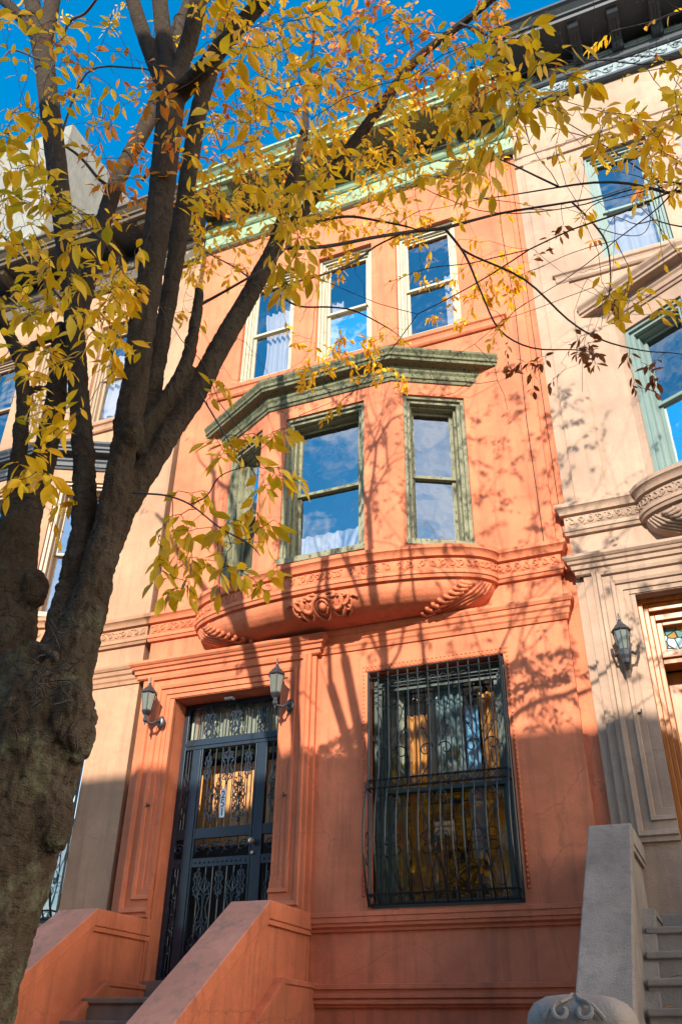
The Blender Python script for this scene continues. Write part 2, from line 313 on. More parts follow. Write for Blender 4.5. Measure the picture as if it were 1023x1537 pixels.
def window(parent, T, u0, u1, v0, v1, d0, frame, glass, split=.5, casing=.085, deep=.18, sash=.045, sd=.10):
    bm = B()
    for k, (w, dd) in enumerate(((casing*.5, d0), (casing, d0+.035))):
        i0 = 0 if k == 0 else casing*.5
        boxT(bm, T, u0+i0, u0+w, v0, v1-i0, dd, d0+deep); boxT(bm, T, u1-w, u1-i0, v0, v1-i0, dd, d0+deep)
        boxT(bm, T, u0+w, u1-w, v1-w, v1-i0, dd, d0+deep)
    i0, w, dd = casing, casing+.028, d0+.035+sd*.35
    boxT(bm, T, u0+i0, u0+w, v0, v1-i0, dd, d0+deep); boxT(bm, T, u1-w, u1-i0, v0, v1-i0, dd, d0+deep); boxT(bm, T, u0+w, u1-w, v1-w, v1-i0, dd, d0+deep)
    boxT(bm, T, u0-.01, u1+.01, v0-.05, v0+.03, d0-.05, d0+deep)
    f = add('window', bm, frame, parent, bevel=.004)
    a0, a1, b0, b1 = u0+casing+.028, u1-casing-.028, v0+.03, v1-casing-.028; vm = b0+(b1-b0)*split
    for (c0, c1, dd) in ((vm-.02, b1, d0+sd), (b0, vm+.02, d0+sd+.035)):
        bm = B(); s = sash
        boxT(bm, T, a0, a0+s, c0, c1, dd, dd+.035); boxT(bm, T, a1-s, a1, c0, c1, dd, dd+.035)
        boxT(bm, T, a0+s, a1-s, c0, c0+s, dd, dd+.035); boxT(bm, T, a0+s, a1-s, c1-s, c1, dd, dd+.035)
        add('sash', bm, frame, f, bevel=.003)
        bm = B(); quad(bm, T(a0+s-.004, c0+s-.004, dd+.02), T(a1-s+.004, c0+s-.004, dd+.02), T(a1-s+.004, c1-s+.004, dd+.02), T(a0+s-.004, c1-s+.004, dd+.02))
        add('pane', bm, glass, f)
    return f
def spiral(cx, cz, r0, r1, a0, a1, n=14):
    return [(cx+(r0+(r1-r0)*i/n)*math.cos(a0+(a1-a0)*i/n), cz+(r0+(r1-r0)*i/n)*math.sin(a0+(a1-a0)*i/n)) for i in range(n+1)]
def curve2(bm, T, pts, d, r, n=5): tube(bm, [T(u, v, d(v) if callable(d) else d) for u, v in pts], r, n)
def palmette(bm, T, u, v, w, h, d, r=.007):    # cast scroll panel, w wide, h tall, centred on (u, v)
    for s in (-1, 1):
        for q in (-1, 1):
            curve2(bm, T, [(u, v)] + spiral(u+s*w*.30, v+q*h*.16, w*.24, w*.07, PI/2*(1-s)+PI, PI/2*(1-s)+PI+s*q*3.6*PI/2*-1, 10), d, r, 4)
            curve2(bm, T, [(u, v+q*h*.22)] + spiral(u+s*w*.22, v+q*h*.36, w*.2, w*.05, -q*PI/2, -q*PI/2+s*q*4.6, 10), d, r, 4)
        curve2(bm, T, [(u, v-h*.5), (u+s*w*.2, v-h*.34), (u+s*w*.42, v-h*.2), (u+s*w*.2, v), (u+s*w*.42, v+h*.2), (u+s*w*.2, v+h*.34), (u, v+h*.5)], d, r, 4)
    for q in (-.5, -.22, 0, .22, .5):
        c = Vector(T(u, v+q*h, d)); blob(bm, c, (.016, 0, 0), (0, .012, 0), (0, 0, .02), 6, 4)
def curtain(label, T, u0, u1, v0, v1, d, folds, mat, amp=.025, scal=0, gather=0, group=None, name='curtain', cat='curtain'):
    bm = B(); nu, nv = folds*8, 10; rows = []
    ph = random.random()*6
    for j in range(nv+1):
        t = j/nv; row = []
        for i in range(nu+1):
            s = i/nu; w = 1-gather*math.sin(PI*min(1, t*1.1))
            u = u0+(u1-u0)*(.5+(s-.5)*w) if gather >= 0 else u0+(u1-u0)*s*(1+gather*t)
            z = v0+(v1-v0)*t + (scal*abs(math.sin(s*PI*folds*.6))*(1-t))
            row.append(bm.verts.new(T(u, z, d+amp*math.sin(s*folds*2*PI+ph+.6*math.sin(3*t))*(.5+.5*math.sin(s*9+ph)**2+.2)))) 
        rows.append(row)
    for a, b in zip(rows, rows[1:]):
        for i in range(nu): bm.faces.new((a[i], a[i+1], b[i+1], b[i]))
    o = add(name, bm, mat, None, True); tag(o, label, cat, group); return o

# ------------------------------------------------------------------ row houses
BCX = -3.83                     # bay centre of the middle house
def grille(parent, u0, u1, v0, v1, n, rich=True):
    T = TF(0); h = v1-v0; zb = v0+h*.48
    def d(z): return -.055 - (.17*math.sin(PI*min(1, max(0, (zb+.1-z)/(zb+.1-v0))))**.8 if z < zb+.1 else 0)
    zz = [v0 + h*i/16 for i in range(17)]; bm = B()
    for i in range(n+2):
        u = u0+(u1-u0)*i/(n+1); r = .013 if i in (0, n+1) else .0095
        tube(bm, [T(u, z, d(z)) for z in zz], r, 6)
    for z in (v1, v1-.075, zb+.05, zb-.05, v0+.10, v0+.01): tube(bm, [T(u0, z, .02), T(u0, z, d(z)), T(u1, z, d(z)), T(u1, z, .02)], .011, 6)
    for s, u in ((-1, u0), (1, u1)): tube(bm, [T(u+s*.01, v0, .0), T(u+s*.01, v1, .0)], .014, 6)
    g = add('window_grille', bm, M['iron'], parent)
    bm = B(); du = (u1-u0)/(n+1)
    for z, hh in ((v1-.16, .045), (zb, .045), (v0+.055, .04)):
        if z == v1-.16: tube(bm, [T(u0, z-.05, d(z)), T(u1, z-.05, d(z))], .006, 5)
        for i in range(n+1):
            c = u0+du*(i+.5)
            curve2(bm, T, [(c+du*.36*math.cos(a*PI/5), z+hh*.8*math.sin(a*PI/5)) for a in range(11)], d(z), .005, 4)
    for c in ([u0+(u1-u0)*k for k in (.17, .5, .83)] if rich else [(u0+u1)/2]):
        for s in (-1, 1):
            q = 0 if s > 0 else PI; e = lambda x: s*x+q
            curve2(bm, T, [(c+s*du*1.4, v1-.42), (c+s*du*.9, v1-.62), (c, v1-.86)], d, .006)
            curve2(bm, T, spiral(c+s*.055, v1-.46, .05, .012, e(PI), e(-2.4)), d, .006)
            curve2(bm, T, [(c+s*du*1.35, v1-.70)] + spiral(c+s*.11, v1-.98, .085, .018, e(PI*.9), e(-4.0)), d, .007)
            curve2(bm, T, spiral(c+s*du*1.15, v1-.78, .075, .018, e(-.6), e(4.2)), d, .006)
            curve2(bm, T, [(c+s*.085, v1-1.04), (c+s*du*.8, v1-1.16), (c+s*du*1.3, zb+.06)], d, .006)
            z0 = v0+.56
            curve2(bm, T, [(c+s*du*1.3, z0+.42), (c+s*.07, z0+.15), (c, z0)], d, .006)
            curve2(bm, T, spiral(c+s*.08, z0+.46, .065, .016, e(PI*1.05), e(-2.8)), d, .006)
            for qv in (1, -1): curve2(bm, T, [(c+s*(.075+.07*math.cos(t*PI/6)), z0-.01+qv*(.06+.045*math.sin(t*PI/6))) for t in range(13)], d, .0055, 4)
            curve2(bm, T, [(c, z0-.12), (c+s*.05, z0-.26), (c+s*.09, z0-.40)], d, .005)
            curve2(bm, T, spiral(c+s*.13, z0-.40, .05, .012, e(PI), e(5.6)), d, .005)
        for z in (v0+.56, v0+.44): blob(bm, T(c, z, d(z)-.006), (.018, 0, 0), (0, .014, 0), (0, 0, .018), 6, 4)
    for u, s in ((u0, -1), (u1, 1)):                       # scrolls in the side returns
        for z in (v1-.9, v0+.55):
            for q in (1, -1): tube(bm, [(u, y*.06+d(z)*.55, zz_) for y, zz_ in [(p_[0]*8, p_[1]) for p_ in spiral(0, z+q*.11, .09, .03, -q*PI/2, q*3.6, 10)]], .006, 4)
    add('scrollwork', bm, M['iron'], g)
    return g

def lumps(bm, pts, nrm, up, size, rnd):   # running foliage relief along a path
    for k in range(len(pts)-1):
        p, q = Vector(pts[k]), Vector(pts[k+1]); t = (q-p).normalized(); n = Vector((t.y, -t.x, 0))
        Ls = (q-p).length; cnt = max(1, round(Ls/.105))
        for i in range(cnt):
            c = p+t*(Ls*(i+.5)/cnt); e = 1 if (i+k) % 2 else -1; Zv = Vector((0, 0, 1))
            tube(bm, [c+n*.008+t*x_+Zv*z_ for x_, z_ in spiral(0, e*.012, .043, .012, -e*PI/2, e*rnd.uniform(3.5, 4.6), 9)], [.011, .012, .012, .011, .010, .009, .009, .008, .008, .007], 5)
            for q in range(3):
                an = rnd.uniform(-.9, .9)+(PI if q == 1 else 0); a = t*math.cos(an)+Zv*math.sin(an); b2 = Zv*math.cos(an)-t*math.sin(an); o2 = t*rnd.uniform(-.05, .05)+Zv*rnd.choice((-1, 1))*rnd.uniform(.025, .055)
                blob(bm, c+o2, a*rnd.uniform(.016, .03), b2*rnd.uniform(.008, .014), n*.018, 6, 4)

def house(name, label, dx, dz, x0, x1, mw, mt, fr, cfg):
    H = thing(name, label, 'house', ((x0+x1)/2, 0, 0)); c = BCX+dx; rnd = random.Random(int(100+dx*10)); zc = cfg.get('zc', 0)
    X = lambda v: v+dx
    Z = lambda v: v+dz
    dep = .34
    door = (X(-6.08), X(-4.57), Z(2.2), Z(5.42)); px_ = cfg.get('px', 0); par = (X(-3.455)+px_, X(-1.825)+px_, Z(2.86), Z(5.44))
    tops = [(X(a), X(b), Z(10.62), Z(12.92)) for a, b in ((-5.66, -4.73), (-4.32, -3.375), (-2.965, -1.98))]
    bayo = (c-1.85, c+1.85, Z(6.78), Z(9.38))
    zt = 15.0+zc
    if cfg.get('strip'): xf = x1-.15
    else: xf = x1
    bm = B()
    wall(bm, TF(0), x0, xf, 0, zt, [door, par, bayo]+tops, dep)
    quad(bm, (x0, 0, 0), (x0, 11, 0), (x0, 11, zt), (x0, 0, zt)); quad(bm, (x0, 11, 0), (x1, 11, 0), (x1, 11, zt), (x0, 11, zt))
    if cfg.get('strip'):
        quad(bm, (xf, 0, 0), (xf, .06, 0), (xf, .06, zt), (xf, 0, zt)); quad(bm, (xf, .06, 0), (x1, .06, 0), (x1, .06, zt), (xf, .06, zt)); quad(bm, (x1, .06, 0), (x1, 11, 0), (x1, 11, zt), (x1, .06, zt))
    else: quad(bm, (x1, 0, 0), (x1, 11, 0), (x1, 11, zt), (x1, 0, zt))
    add('wall', bm, mw, H)
    bm = B(); box(bm, x0+.02, x1-.02, .1, 10.95, zt-.2, zt+.1); add('roof', bm, M['asphalt'], H)
    # rooms seen through the panes
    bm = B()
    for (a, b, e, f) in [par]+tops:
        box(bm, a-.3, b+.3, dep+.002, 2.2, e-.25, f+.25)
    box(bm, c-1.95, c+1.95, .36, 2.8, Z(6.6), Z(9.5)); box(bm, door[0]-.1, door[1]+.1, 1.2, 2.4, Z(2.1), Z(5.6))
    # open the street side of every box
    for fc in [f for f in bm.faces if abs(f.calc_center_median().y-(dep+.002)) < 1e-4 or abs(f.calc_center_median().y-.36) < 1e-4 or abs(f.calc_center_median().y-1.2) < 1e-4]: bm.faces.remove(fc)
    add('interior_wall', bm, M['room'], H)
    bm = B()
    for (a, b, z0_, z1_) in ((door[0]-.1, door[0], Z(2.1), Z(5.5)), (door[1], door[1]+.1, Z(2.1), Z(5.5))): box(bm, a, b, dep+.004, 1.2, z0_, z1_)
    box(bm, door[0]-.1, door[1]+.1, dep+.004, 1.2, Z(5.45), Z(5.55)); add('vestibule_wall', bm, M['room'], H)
    # windows of the top storey and the parlour
    for i, (a, b, e, f) in enumerate(tops): window(H, TF(0), a, b, e, f, .07, fr[0], M['glass'])
    window(H, TF(0), par[0]+.03, par[1]-.03, par[2]+.03, par[3]-.03, .14, fr[2], M['glass_dim'], .49)
    # sill course under the top windows
    if cfg.get('sill', 1):
        bm = B(); xs = cfg.get('sillx', (X(-6.05), X(-1.42)))
        sweep(bm, [(xs[0], .02), (xs[0], 0), (xs[1], 0), (xs[1], .02)], [(0, Z(10.52)), (.085, Z(10.52)), (.085, Z(10.47)), (.06, Z(10.45)), (.05, Z(10.42)), (.05, Z(10.36)), (.03, Z(10.33)), (0, Z(10.33))], HZ)
        add('sill', bm, mt, H, bevel=.006)
    # bay
    cs = [(c-1.88, 0), (c-.925, -.5), (c+.925, -.5), (c+1.88, 0)]
    bm = B(); fac = [TFacet(cs[i], cs[i+1]) for i in range(3)]; LL = 1.078
    bw = [(LL-.985, LL-.15, Z(6.87), Z(9.17)), (.27, 1.45, Z(6.87), Z(9.17)), (.15, .985, Z(6.87), Z(9.17))]
    for T, o, Lf in zip(fac, bw, (LL, 1.85, LL)): wall(bm, T, 0, Lf, Z(6.6), Z(9.45), [o], .29)
    bay = add('bay', bm, mw, H)
    for T, o in zip(fac, bw): window(H, T, *o, .03, fr[1], M['glass'], .5, .10, .26, .045, .19)
    a = .36; pth = [(c-1.88-.886*a, .464*a), cs[1], cs[2], (c+1.88+.886*a, .464*a)]
    bm = B(); zz = lambda v: Z(v)
    rows = sweep(bm, pth, [(-.05, zz(9.38)), (.02, zz(9.38)), (.03, zz(9.42)), (.05, zz(9.43)), (.05, zz(9.50)), (.07, zz(9.53)), (.07, zz(9.60)), (.19, zz(9.625)), (.19, zz(9.665)), (.215, zz(9.68)), (.215, zz(9.72)), (.245, zz(9.765)), (.25, zz(9.80)), (-.05, zz(9.86))], HZ)
    bm.faces.new([r[-1] for r in rows]); bm.faces.new([r[0] for r in rows])
    add('bay_cornice', bm, fr[3], bay, bevel=.005)
    # bowed base: band that runs into the wall belt, and the bowl below it
    ell = [(c-2.0*math.cos(t*PI/40), -.585*math.sin(t*PI/40)) for t in range(1, 40)]
    xe = xf if cfg.get('strip') else x1
    bp = [(x0, .1), (x0, 0), (c-2.0, 0)] + ell + [(c+2.0, 0), (xe, 0), (xe, .1)]
    bm = B(); rows = sweep(bm, bp, [(-.02, Z(6.715)), (.115, Z(6.70)), (.115, Z(6.65)), (.095, Z(6.635)), (.075, Z(6.60)), (.07, Z(6.565)), (.035, Z(6.555)), (.03, Z(6.55)), (.03, Z(6.41)), (.05, Z(6.40)), (.05, Z(6.385)), (.06, Z(6.375)), (.06, Z(6.345)), (.045, Z(6.335)), (.035, Z(6.30)), (-.02, Z(6.29))], HZ)
    bm.faces.new([r[0] for r in rows[2:-2]])
    add('belt_course', bm, mt, H, 35)
    bm = B(); fp = [(*p, Z(6.48)) for p in bp[1:-1]]; off = []
    for k, p in enumerate(fp):
        q0 = Vector(fp[max(0, k-1)]); q1 = Vector(fp[min(len(fp)-1, k+1)]); t = (q1-q0).normalized(); off.append(Vector(p)+Vector((t.y, -t.x, 0))*.03)
    lumps(bm, off, None, None, 1, rnd); sweep(bm, bp[1:-1], [(.031, Z(6.546)), (.0335, Z(6.542)), (.0335, Z(6.418)), (.031, Z(6.414))], HZ, caps=False); add('frieze_moulding', bm, mt, H, True)
    prof = [(1.995, .58, 6.30), (1.98, .575, 6.24), (1.955, .56, 6.19), (1.90, .52, 6.13), (1.82, .46, 6.08), (1.70, .36, 6.035), (1.6, .22, 6.01), (1.5, .02, 6.0)]
    bm = B(); rws = []
    def bowp(th, k):
        i = min(len(prof)-2, int(k)); f = k-i; A_, B_, z_ = [prof[i][j]*(1-f)+prof[i+1][j]*f for j in range(3)]
        return Vector((c-A_*math.cos(th), -B_*math.sin(th), Z(z_)))
    for k in range(22): rws.append([bm.verts.new(bowp(t*PI/48, k/3)) for t in range(49)])
    for p, q in zip(rws, rws[1:]):
        for j in range(48): bm.faces.new((p[j], p[j+1], q[j+1], q[j]))
    bow = add('bow_base', bm, mw, bay, True)
    bm = B()
    def bn(th, k):
        p = bowp(th, k); n = (bowp(th+.01, k)-bowp(th-.01, k)).cross(bowp(th, min(6.9, k+.05))-bowp(th, max(0, k-.05))).normalized()
        return p, (n if n.y < 0 else -n)
    def bt(pts, r):
        out = []
        for u, k in pts:
            p, n = bn(PI/2+u, max(.1, min(6.8, k))); out.append(p+n*r*.4)
        tube(bm, out, [r*(.5+.5*math.sin(PI*(i+.6)/(len(out)+.2))) for i in range(len(out))], 6)
    ring = [(.062*math.cos(t*PI/10), 3.1+2.0*math.sin(t*PI/10)) for t in range(21)]; bt(ring, .026); bt([(u*.6, 3.1+(k-3.1)*.6) for u, k in ring], .018)
    p, n = bn(PI/2, 3.1); blob(bm, p, Vector((.055, 0, 0)), Vector((1, 0, 0)).cross(n)*.06, n*.05)
    for s in (-1, 1):
        for (u0, k0, du, dk, r) in ((.09, 2.6, .055, 1.6, .03), (.10, 3.9, .06, 1.3, .028), (.145, 2.1, .04, 1.5, .025), (.15, 4.2, .045, 1.1, .022), (.05, 1.0, .05, .7, .024), (.17, 3.2, .035, 1.3, .02)):
            bt([(s*(u0+du*math.cos(t*.55-1)*(1-t*.07)), k0+dk*math.sin(t*.55-1)*(1-t*.07)) for t in range(10)], r)
        for q in range(5): bt([(s*(.03+q*.035), .9+q*.35), (s*(.05+q*.04), .5+q*.3), (s*(.08+q*.04), .6+q*.42)], .022)
    add('cartouche', bm, mt, bay, True)
    for s in (-1, 1):                        # acanthus at both ends of the bow
        bm = B()
        for q in range(9):
            th = 1.12-.028*q; k0 = .9+q*.62
            bt([(s*(th+.02), k0), (s*(th-.05), k0+.35), (s*(th-.11), k0+.1), (s*(th-.13), k0-.25)], .03)
        for q in range(4): bt([(s*(1.38-.05*q), .5), (s*(1.36-.07*q), 2.5), (s*(1.26-.09*q), 4.6), (s*(1.10-.1*q), 6.2)], .022)
        add('acanthus_relief', bm, mt, bay, True)
    # lower belt, water table and base mouldings
    bm = B(); xs = X(-4.12)
    sweep(bm, [(xs, 0), (xe, 0), (xe, .1)], [(0, Z(6.02)), (.10, Z(6.0)), (.105, Z(5.965)), (.09, Z(5.93)), (.075, Z(5.92)), (.07, Z(5.87)), (.05, Z(5.85)), (.045, Z(5.80)), (.03, Z(5.78)), (.02, Z(5.735)), (0, Z(5.73))], HZ)
    add('string_course', bm, mt, H)
    bm = B()
    for pr in ([(0, 2.845), (.085, 2.83), (.085, 2.79), (.075, 2.785), (.075, 2.735), (.06, 2.73), (.06, 2.70), (.03, 2.68), (.025, 2.655), (0, 2.65)],
               [(0, 2.19), (.075, 2.18), (.075, 2.14), (.055, 2.135), (.055, 2.10), (.07, 2.095), (.07, 2.065), (.045, 2.055), (.06, 2.04), (.06, 2.015), (.035, 2.00), (.03, 1.985), (0, 1.98)]):
        sweep(bm, [(X(-4.10), 0), (xe, 0), (xe, .1)], [(a_, Z(b_)) for a_, b_ in pr], HZ)
    add('water_table', bm, mt, H)
    # cornice with consoles
    e0, e1 = cfg.get('cx', (x0-.03, x1+.03)); Zc = lambda v: v+zc
    bm = B()
    sweep(bm, [(e0, 0), (e1, 0)], [(0, Zc(13.96)), (.06, Zc(13.97)), (.10, Zc(14.0)), (.10, Zc(14.05)), (.06, Zc(14.07)), (.045, Zc(14.10)), (.045, Zc(14.36)), (.07, Zc(14.37)), (.10, Zc(14.40)), (.13, Zc(14.46)), (.13, Zc(14.50)), (.05, Zc(14.52)), (.05, Zc(14.80)), (.78, Zc(14.80)), (.79, Zc(14.86)), (.83, Zc(14.88)), (.83, Zc(14.93)), (.90, Zc(15.0)), (.95, Zc(15.03)), (.95, Zc(15.08)), (0, Zc(15.18))], HZ)
    cor = add('cornice', bm, fr[4], H)
    sp = cfg.get('bsp', .82); k = 0
    while e1-.14-sp*k > e0:
        xb = e1-.14-sp*k; k += 1
        bm = B(); prism(bm, [(-.05, Zc(14.50)), (-.20, Zc(14.49)), (-.25, Zc(14.53)), (-.24, Zc(14.60)), (-.32, Zc(14.66)), (-.55, Zc(14.70)), (-.66, Zc(14.72)), (-.70, Zc(14.76)), (-.70, Zc(14.799)), (-.05, Zc(14.799))], xb-.085, xb+.085)
        for q in (-.05, 0, .05): prism(bm, [(-.06, Zc(14.505)), (-.205, Zc(14.48)), (-.265, Zc(14.53)), (-.25, Zc(14.605)), (-.33, Zc(14.645)), (-.56, Zc(14.685)), (-.56, Zc(14.72)), (-.06, Zc(14.72))], xb+q-.014, xb+q+.014)
        add('bracket', bm, fr[4], cor, bevel=.006)
    bm = B(); k = 0
    while not cfg.get('frieze') and e1-.14-sp*(k+1) > e0-.2:
        xa = max(e0, e1-.14-sp*(k+1)+.10); xb = e1-.14-sp*k-.10; k += 1
        box(bm, xa, xb, -.057, -.04, Zc(14.545), Zc(14.775)); box(bm, xa+.02, xb-.02, -.72, -.08, Zc(14.788), Zc(14.81))  # dark panels added to imitate shade between the brackets and on the soffit
    if k: add('shade_panel', bm, fr[3], cor, bevel=.006)
    if cfg.get('frieze'):
        bm = B(); quad(bm, (e0, -.049, Zc(14.105)), (e1, -.049, Zc(14.105)), (e1, -.049, Zc(14.355)), (e0, -.049, Zc(14.355)))
        xx = e0+.1
        while xx < e1-.1:
            for s in (-1, 1): tube(bm, [(xx+.12*s+a_, -.055, Zc(14.23)+b_) for a_, b_ in spiral(0, 0, .09, .02, 0, s*7.5, 18)], .013, 5)
            for q in range(4): blob(bm, (xx+rnd.uniform(-.2, .2), -.06, Zc(14.23)+rnd.uniform(-.09, .09)), (.035, 0, .01), (0, 0, .02), (0, .02, 0), 6, 4)
            xx += .42
        add('ornament_frieze', bm, M['frieze_blue'], H, 40)
        bm = B(); k = 0
        while e1-.14-sp*(k+1) > e0:
            xm = e1-.14-sp*(k+.5); k += 1
            for w_, h_, o_ in ((.26, .09, .0), (.21, .06, .015), (.15, .03, .03)): box(bm, xm-w_, xm+w_, -.06-o_, -.055-o_+.02, Zc(14.66)-h_, Zc(14.66)+h_)
        add('frieze_panel', bm, M['frieze_blue'], H, bevel=.005)
    # door surround and hood
    if cfg.get('door'):
        xr, xl = X(-4.57), X(-6.08); zt_ = Z(5.40); bx0, bx1 = X(-6.59), X(-4.10)
        bm = B(); wall(bm, TF(-.05), bx0, bx1, 0, Z(5.74), [(xl, xr, Z(2.2), Z(5.42))], .06)
        for q in (bx0, bx1): quad(bm, (q, -.05, 0), (q, 0.001, 0), (q, 0.001, Z(5.74)), (q, -.05, Z(5.74)))
        sp_ = [(0, .0), (0, .012), (.05, .012), (.055, .028), (.12, .028), (.13, .05), (.165, .06), (.175, .035), (.25, .035), (.26, .065), (.30, .075), (.315, .045), (.355, .045), (.36, .0)]
        sweep(bm, [(xr+.001, Z(3.22)), (xr+.06, Z(3.22)), (xr+.06, zt_+.03), (xl-.06, zt_+.03), (xl-.06, Z(3.22)), (xl-.001, Z(3.22))], sp_, FV(-.05))
        add('door_surround', bm, mt, H)
        bm = B()
        sweep(bm, [(bx0-.04, .0), (bx0-.04, -.05), (bx1+.02, -.05), (bx1+.02, .0)], [(0, Z(5.98)), (.14, Z(5.96)), (.145, Z(5.925)), (.125, Z(5.90)), (.11, Z(5.89)), (.10, Z(5.86)), (.075, Z(5.845)), (.07, Z(5.80)), (.045, Z(5.79)), (.04, Z(5.745)), (.02, Z(5.73)), (0, Z(5.73))], HZ)
        add('door_hood', bm, mt, H)
        for xk, zk in ((xr+.14, Z(4.05)), (xl-.16, Z(4.08))):
            bm = B(); tube(bm, [(xk, -.08, zk+.02), (xk, -.12, zk), (xk+.02, -.15, zk), (xk+.02, -.15, zk+.035)], .008, 6); lathe(bm, [(.02, -.005), (.02, .005)], (xk, -.09, zk+.02), 8)
            add('hook', bm, M['lead'], H)
    return H

ORA = house('row_house', 'orange painted row house with a bowed bay, iron window guard and pale green cornice', 0, 0, -6.60, -.93, M['orange'], M['orange_trim'],
            (M['frame_cream'], M['frame_old'], M['frame_dark'], M['green_old'], M['green']), dict(strip=1, door='gate'))
TAN = house('row_house', 'tan row house with dark brown cornice, partly hidden behind the tree trunk', -5.72, 0, -12.4, -6.70, M['tan'], M['tan_trim'],
            (M['frame_tan'], M['frame_tan'], M['frame_dark'], M['black_cornice'], M['brown_cornice']), dict(zc=-.12, px=.17, sillx=(-11.7, -7.14), cx=(-12.4, -6.72)))
BEI = house('row_house', 'beige row house with blue-black cornice and an oak entrance door', 5.76, .46, -.925, 4.85, M['beige'], M['beige_trim'],
            (M['frame_teal'], M['frame_teal'], M['frame_dark'], M['beige_trim'], M['black_cornice']), dict(zc=.98, door='oak', frieze=1, sill=1, sillx=(-.54, 4.35), cx=(-.92, 4.85), bsp=.62))
bm = B(); box(bm, -6.699, -6.601, .16, .8, 0, 14.0); add('party_strip', bm, M['strip'], TAN)
bm = B()
for a, b in ((-.79, -.42),): box(bm, a, b, -.027, .01, 7.17, 14.88)
add('pilaster_panel', bm, M['beige'], BEI, bevel=.006)
bm = B(); sweep(bm, [(-.92, 0), (4.8, 0)], [(0, 13.55), (.035, 13.56), (.04, 13.62), (.02, 13.64), (.02, 13.74), (.045, 13.76), (.05, 13.82), (.02, 13.84), (0, 13.86)], HZ); add('string_course', bm, M['beige_trim'], BEI)
# beaded edging of the guarded window
bm = B(); e = (-3.50, -1.78, 5.50)
z = 3.0
while z < e[2]:
    for x in e[:2]: blob(bm, (x, -.004, z), (.013, 0, 0), (0, 0, .016), (0, .012, 0), 6, 4)
    z += .05
x = e[0]
while x < e[1]:
    for dz_ in (0, -.05): blob(bm, (x, -.004, e[2]+dz_), (.016, 0, 0), (0, 0, .013), (0, .012, 0), 6, 4)
    x += .05
for q in e[:2]: box(bm, q-.02, q+.02, -.0045, .01, 2.98, e[2]+.02)
box(bm, e[0]+.02, e[1]-.02, -.004, .01, e[2]-.065, e[2]+.018)
add('beaded_edging', bm, M['orange_trim'], ORA, True)
grille(ORA, -3.42, -1.86, 2.88, 5.40, 12)
grille(TAN, -8.97, -7.41, 2.88, 5.40, 12, False)

# ------------------------------------------------------------------ the iron gate in the orange house's doorway
T = TF(.25); bm = B()
xl, xr, zb, zt = -6.07, -4.58, 2.22, 5.41
for a, b in ((xl, xl+.06), (xr-.06, xr), (-5.90, -5.78), (-4.98, -4.85)): boxT(bm, T, a, b, zb, zt if a in (xl, xr-.06) else 4.82, -.02, .03)
for a, b in ((4.82, 4.95), (zt-.05, zt)): boxT(bm, T, xl+.06, xr-.06, a, b, -.025, .032)
boxT(bm, T, xl+.06, xr-.06, 4.865, 4.905, -.035, -.025)
for u0, u1 in ((xl+.06, -5.90), (-5.78, -4.98), (-4.85, xr-.06)):
    for a, b in ((3.74, 3.86), (3.42, 3.52), (zb, zb+.07)): boxT(bm, T, u0, u1, a, b, -.015, .025)
boxT(bm, T, -5.772, -5.75, zb+.07, 4.82, -.02, .02); boxT(bm, T, -5.01, -4.988, zb+.07, 4.82, -.02, .02)
gate = add('gate', bm, M['gate'], ORA, bevel=.004)
bm = B()
for i in range(1, 8): tube(bm, [T(-5.75+.74*i/8, z_, 0) for z_ in (zb+.05, 3.44)], .008, 6); tube(bm, [T(-5.75+.74*i/8, z_, 0) for z_ in (3.84, 4.83)], .008, 6)
for u in (-5.98, -5.94, -4.77, -4.71): tube(bm, [T(u, zb, 0), T(u, 3.44, 0)], .008, 6); tube(bm, [T(u, 3.84, 0), T(u, 4.83, 0)], .008, 6)
for i in range(1, 15): tube(bm, [T(xl+.06+1.37*i/15, 4.93, 0), T(xl+.06+1.37*i/15, zt-.03, 0)], .009, 6)
add('bar', bm, M['gate'], gate)
bm = B()
for u in (-5.70, -5.32, -4.94): palmette(bm, T, u, 5.16, .17, .40, -.012)
palmette(bm, T, -5.38, 4.58, .17, .42, -.012)
for u in (-5.66, -5.10): palmette(bm, T, u, 4.58, .11, .34, -.012, .006)
for u in (-5.56, -5.19): palmette(bm, T, u, 4.14, .17, .44, -.012); palmette(bm, T, u, 2.98, .19, .70, -.012)
for u in (-5.66, -5.375, -5.09): palmette(bm, T, u, 3.24, .12, .30, -.012, .006); palmette(bm, T, u, 2.52, .13, .34, -.012, .006)
for u in (-5.96, -4.74): palmette(bm, T, u, 4.25, .14, .50, -.012, .006); palmette(bm, T, u, 2.92, .15, .80, -.012, .006)
for k in range(4):
    u = -5.66+.19*k
    for s in (1, -1): curve2(bm, T, [(u-s*.09, 3.62-s*.07)] + spiral(u+s*.02, 3.63+s*.01, .07, .02, PI if s > 0 else 0, (PI if s > 0 else 0)-s*5, 10), -.01, .008)
for u in (-5.96, -4.74): curve2(bm, T, spiral(u, 3.63, .07, .015, 0, 9, 18), -.01, .008)
for u0, u1 in ((-6.0, -5.91), (-5.74, -5.02), (-4.84, -4.66)):
    n_ = max(2, round((u1-u0)/.06))
    for i in range(n_): blob(bm, T(u0+(u1-u0)*(i+.5)/n_, 3.47, -.018), (.014, 0, 0), (0, 0, .014), (0, .01, 0), 6, 4)
add('scrollwork', bm, M['gate'], gate)
bm = B(); kx, kz = -4.955, 3.66
P0 = T(kx, kz, -.02)
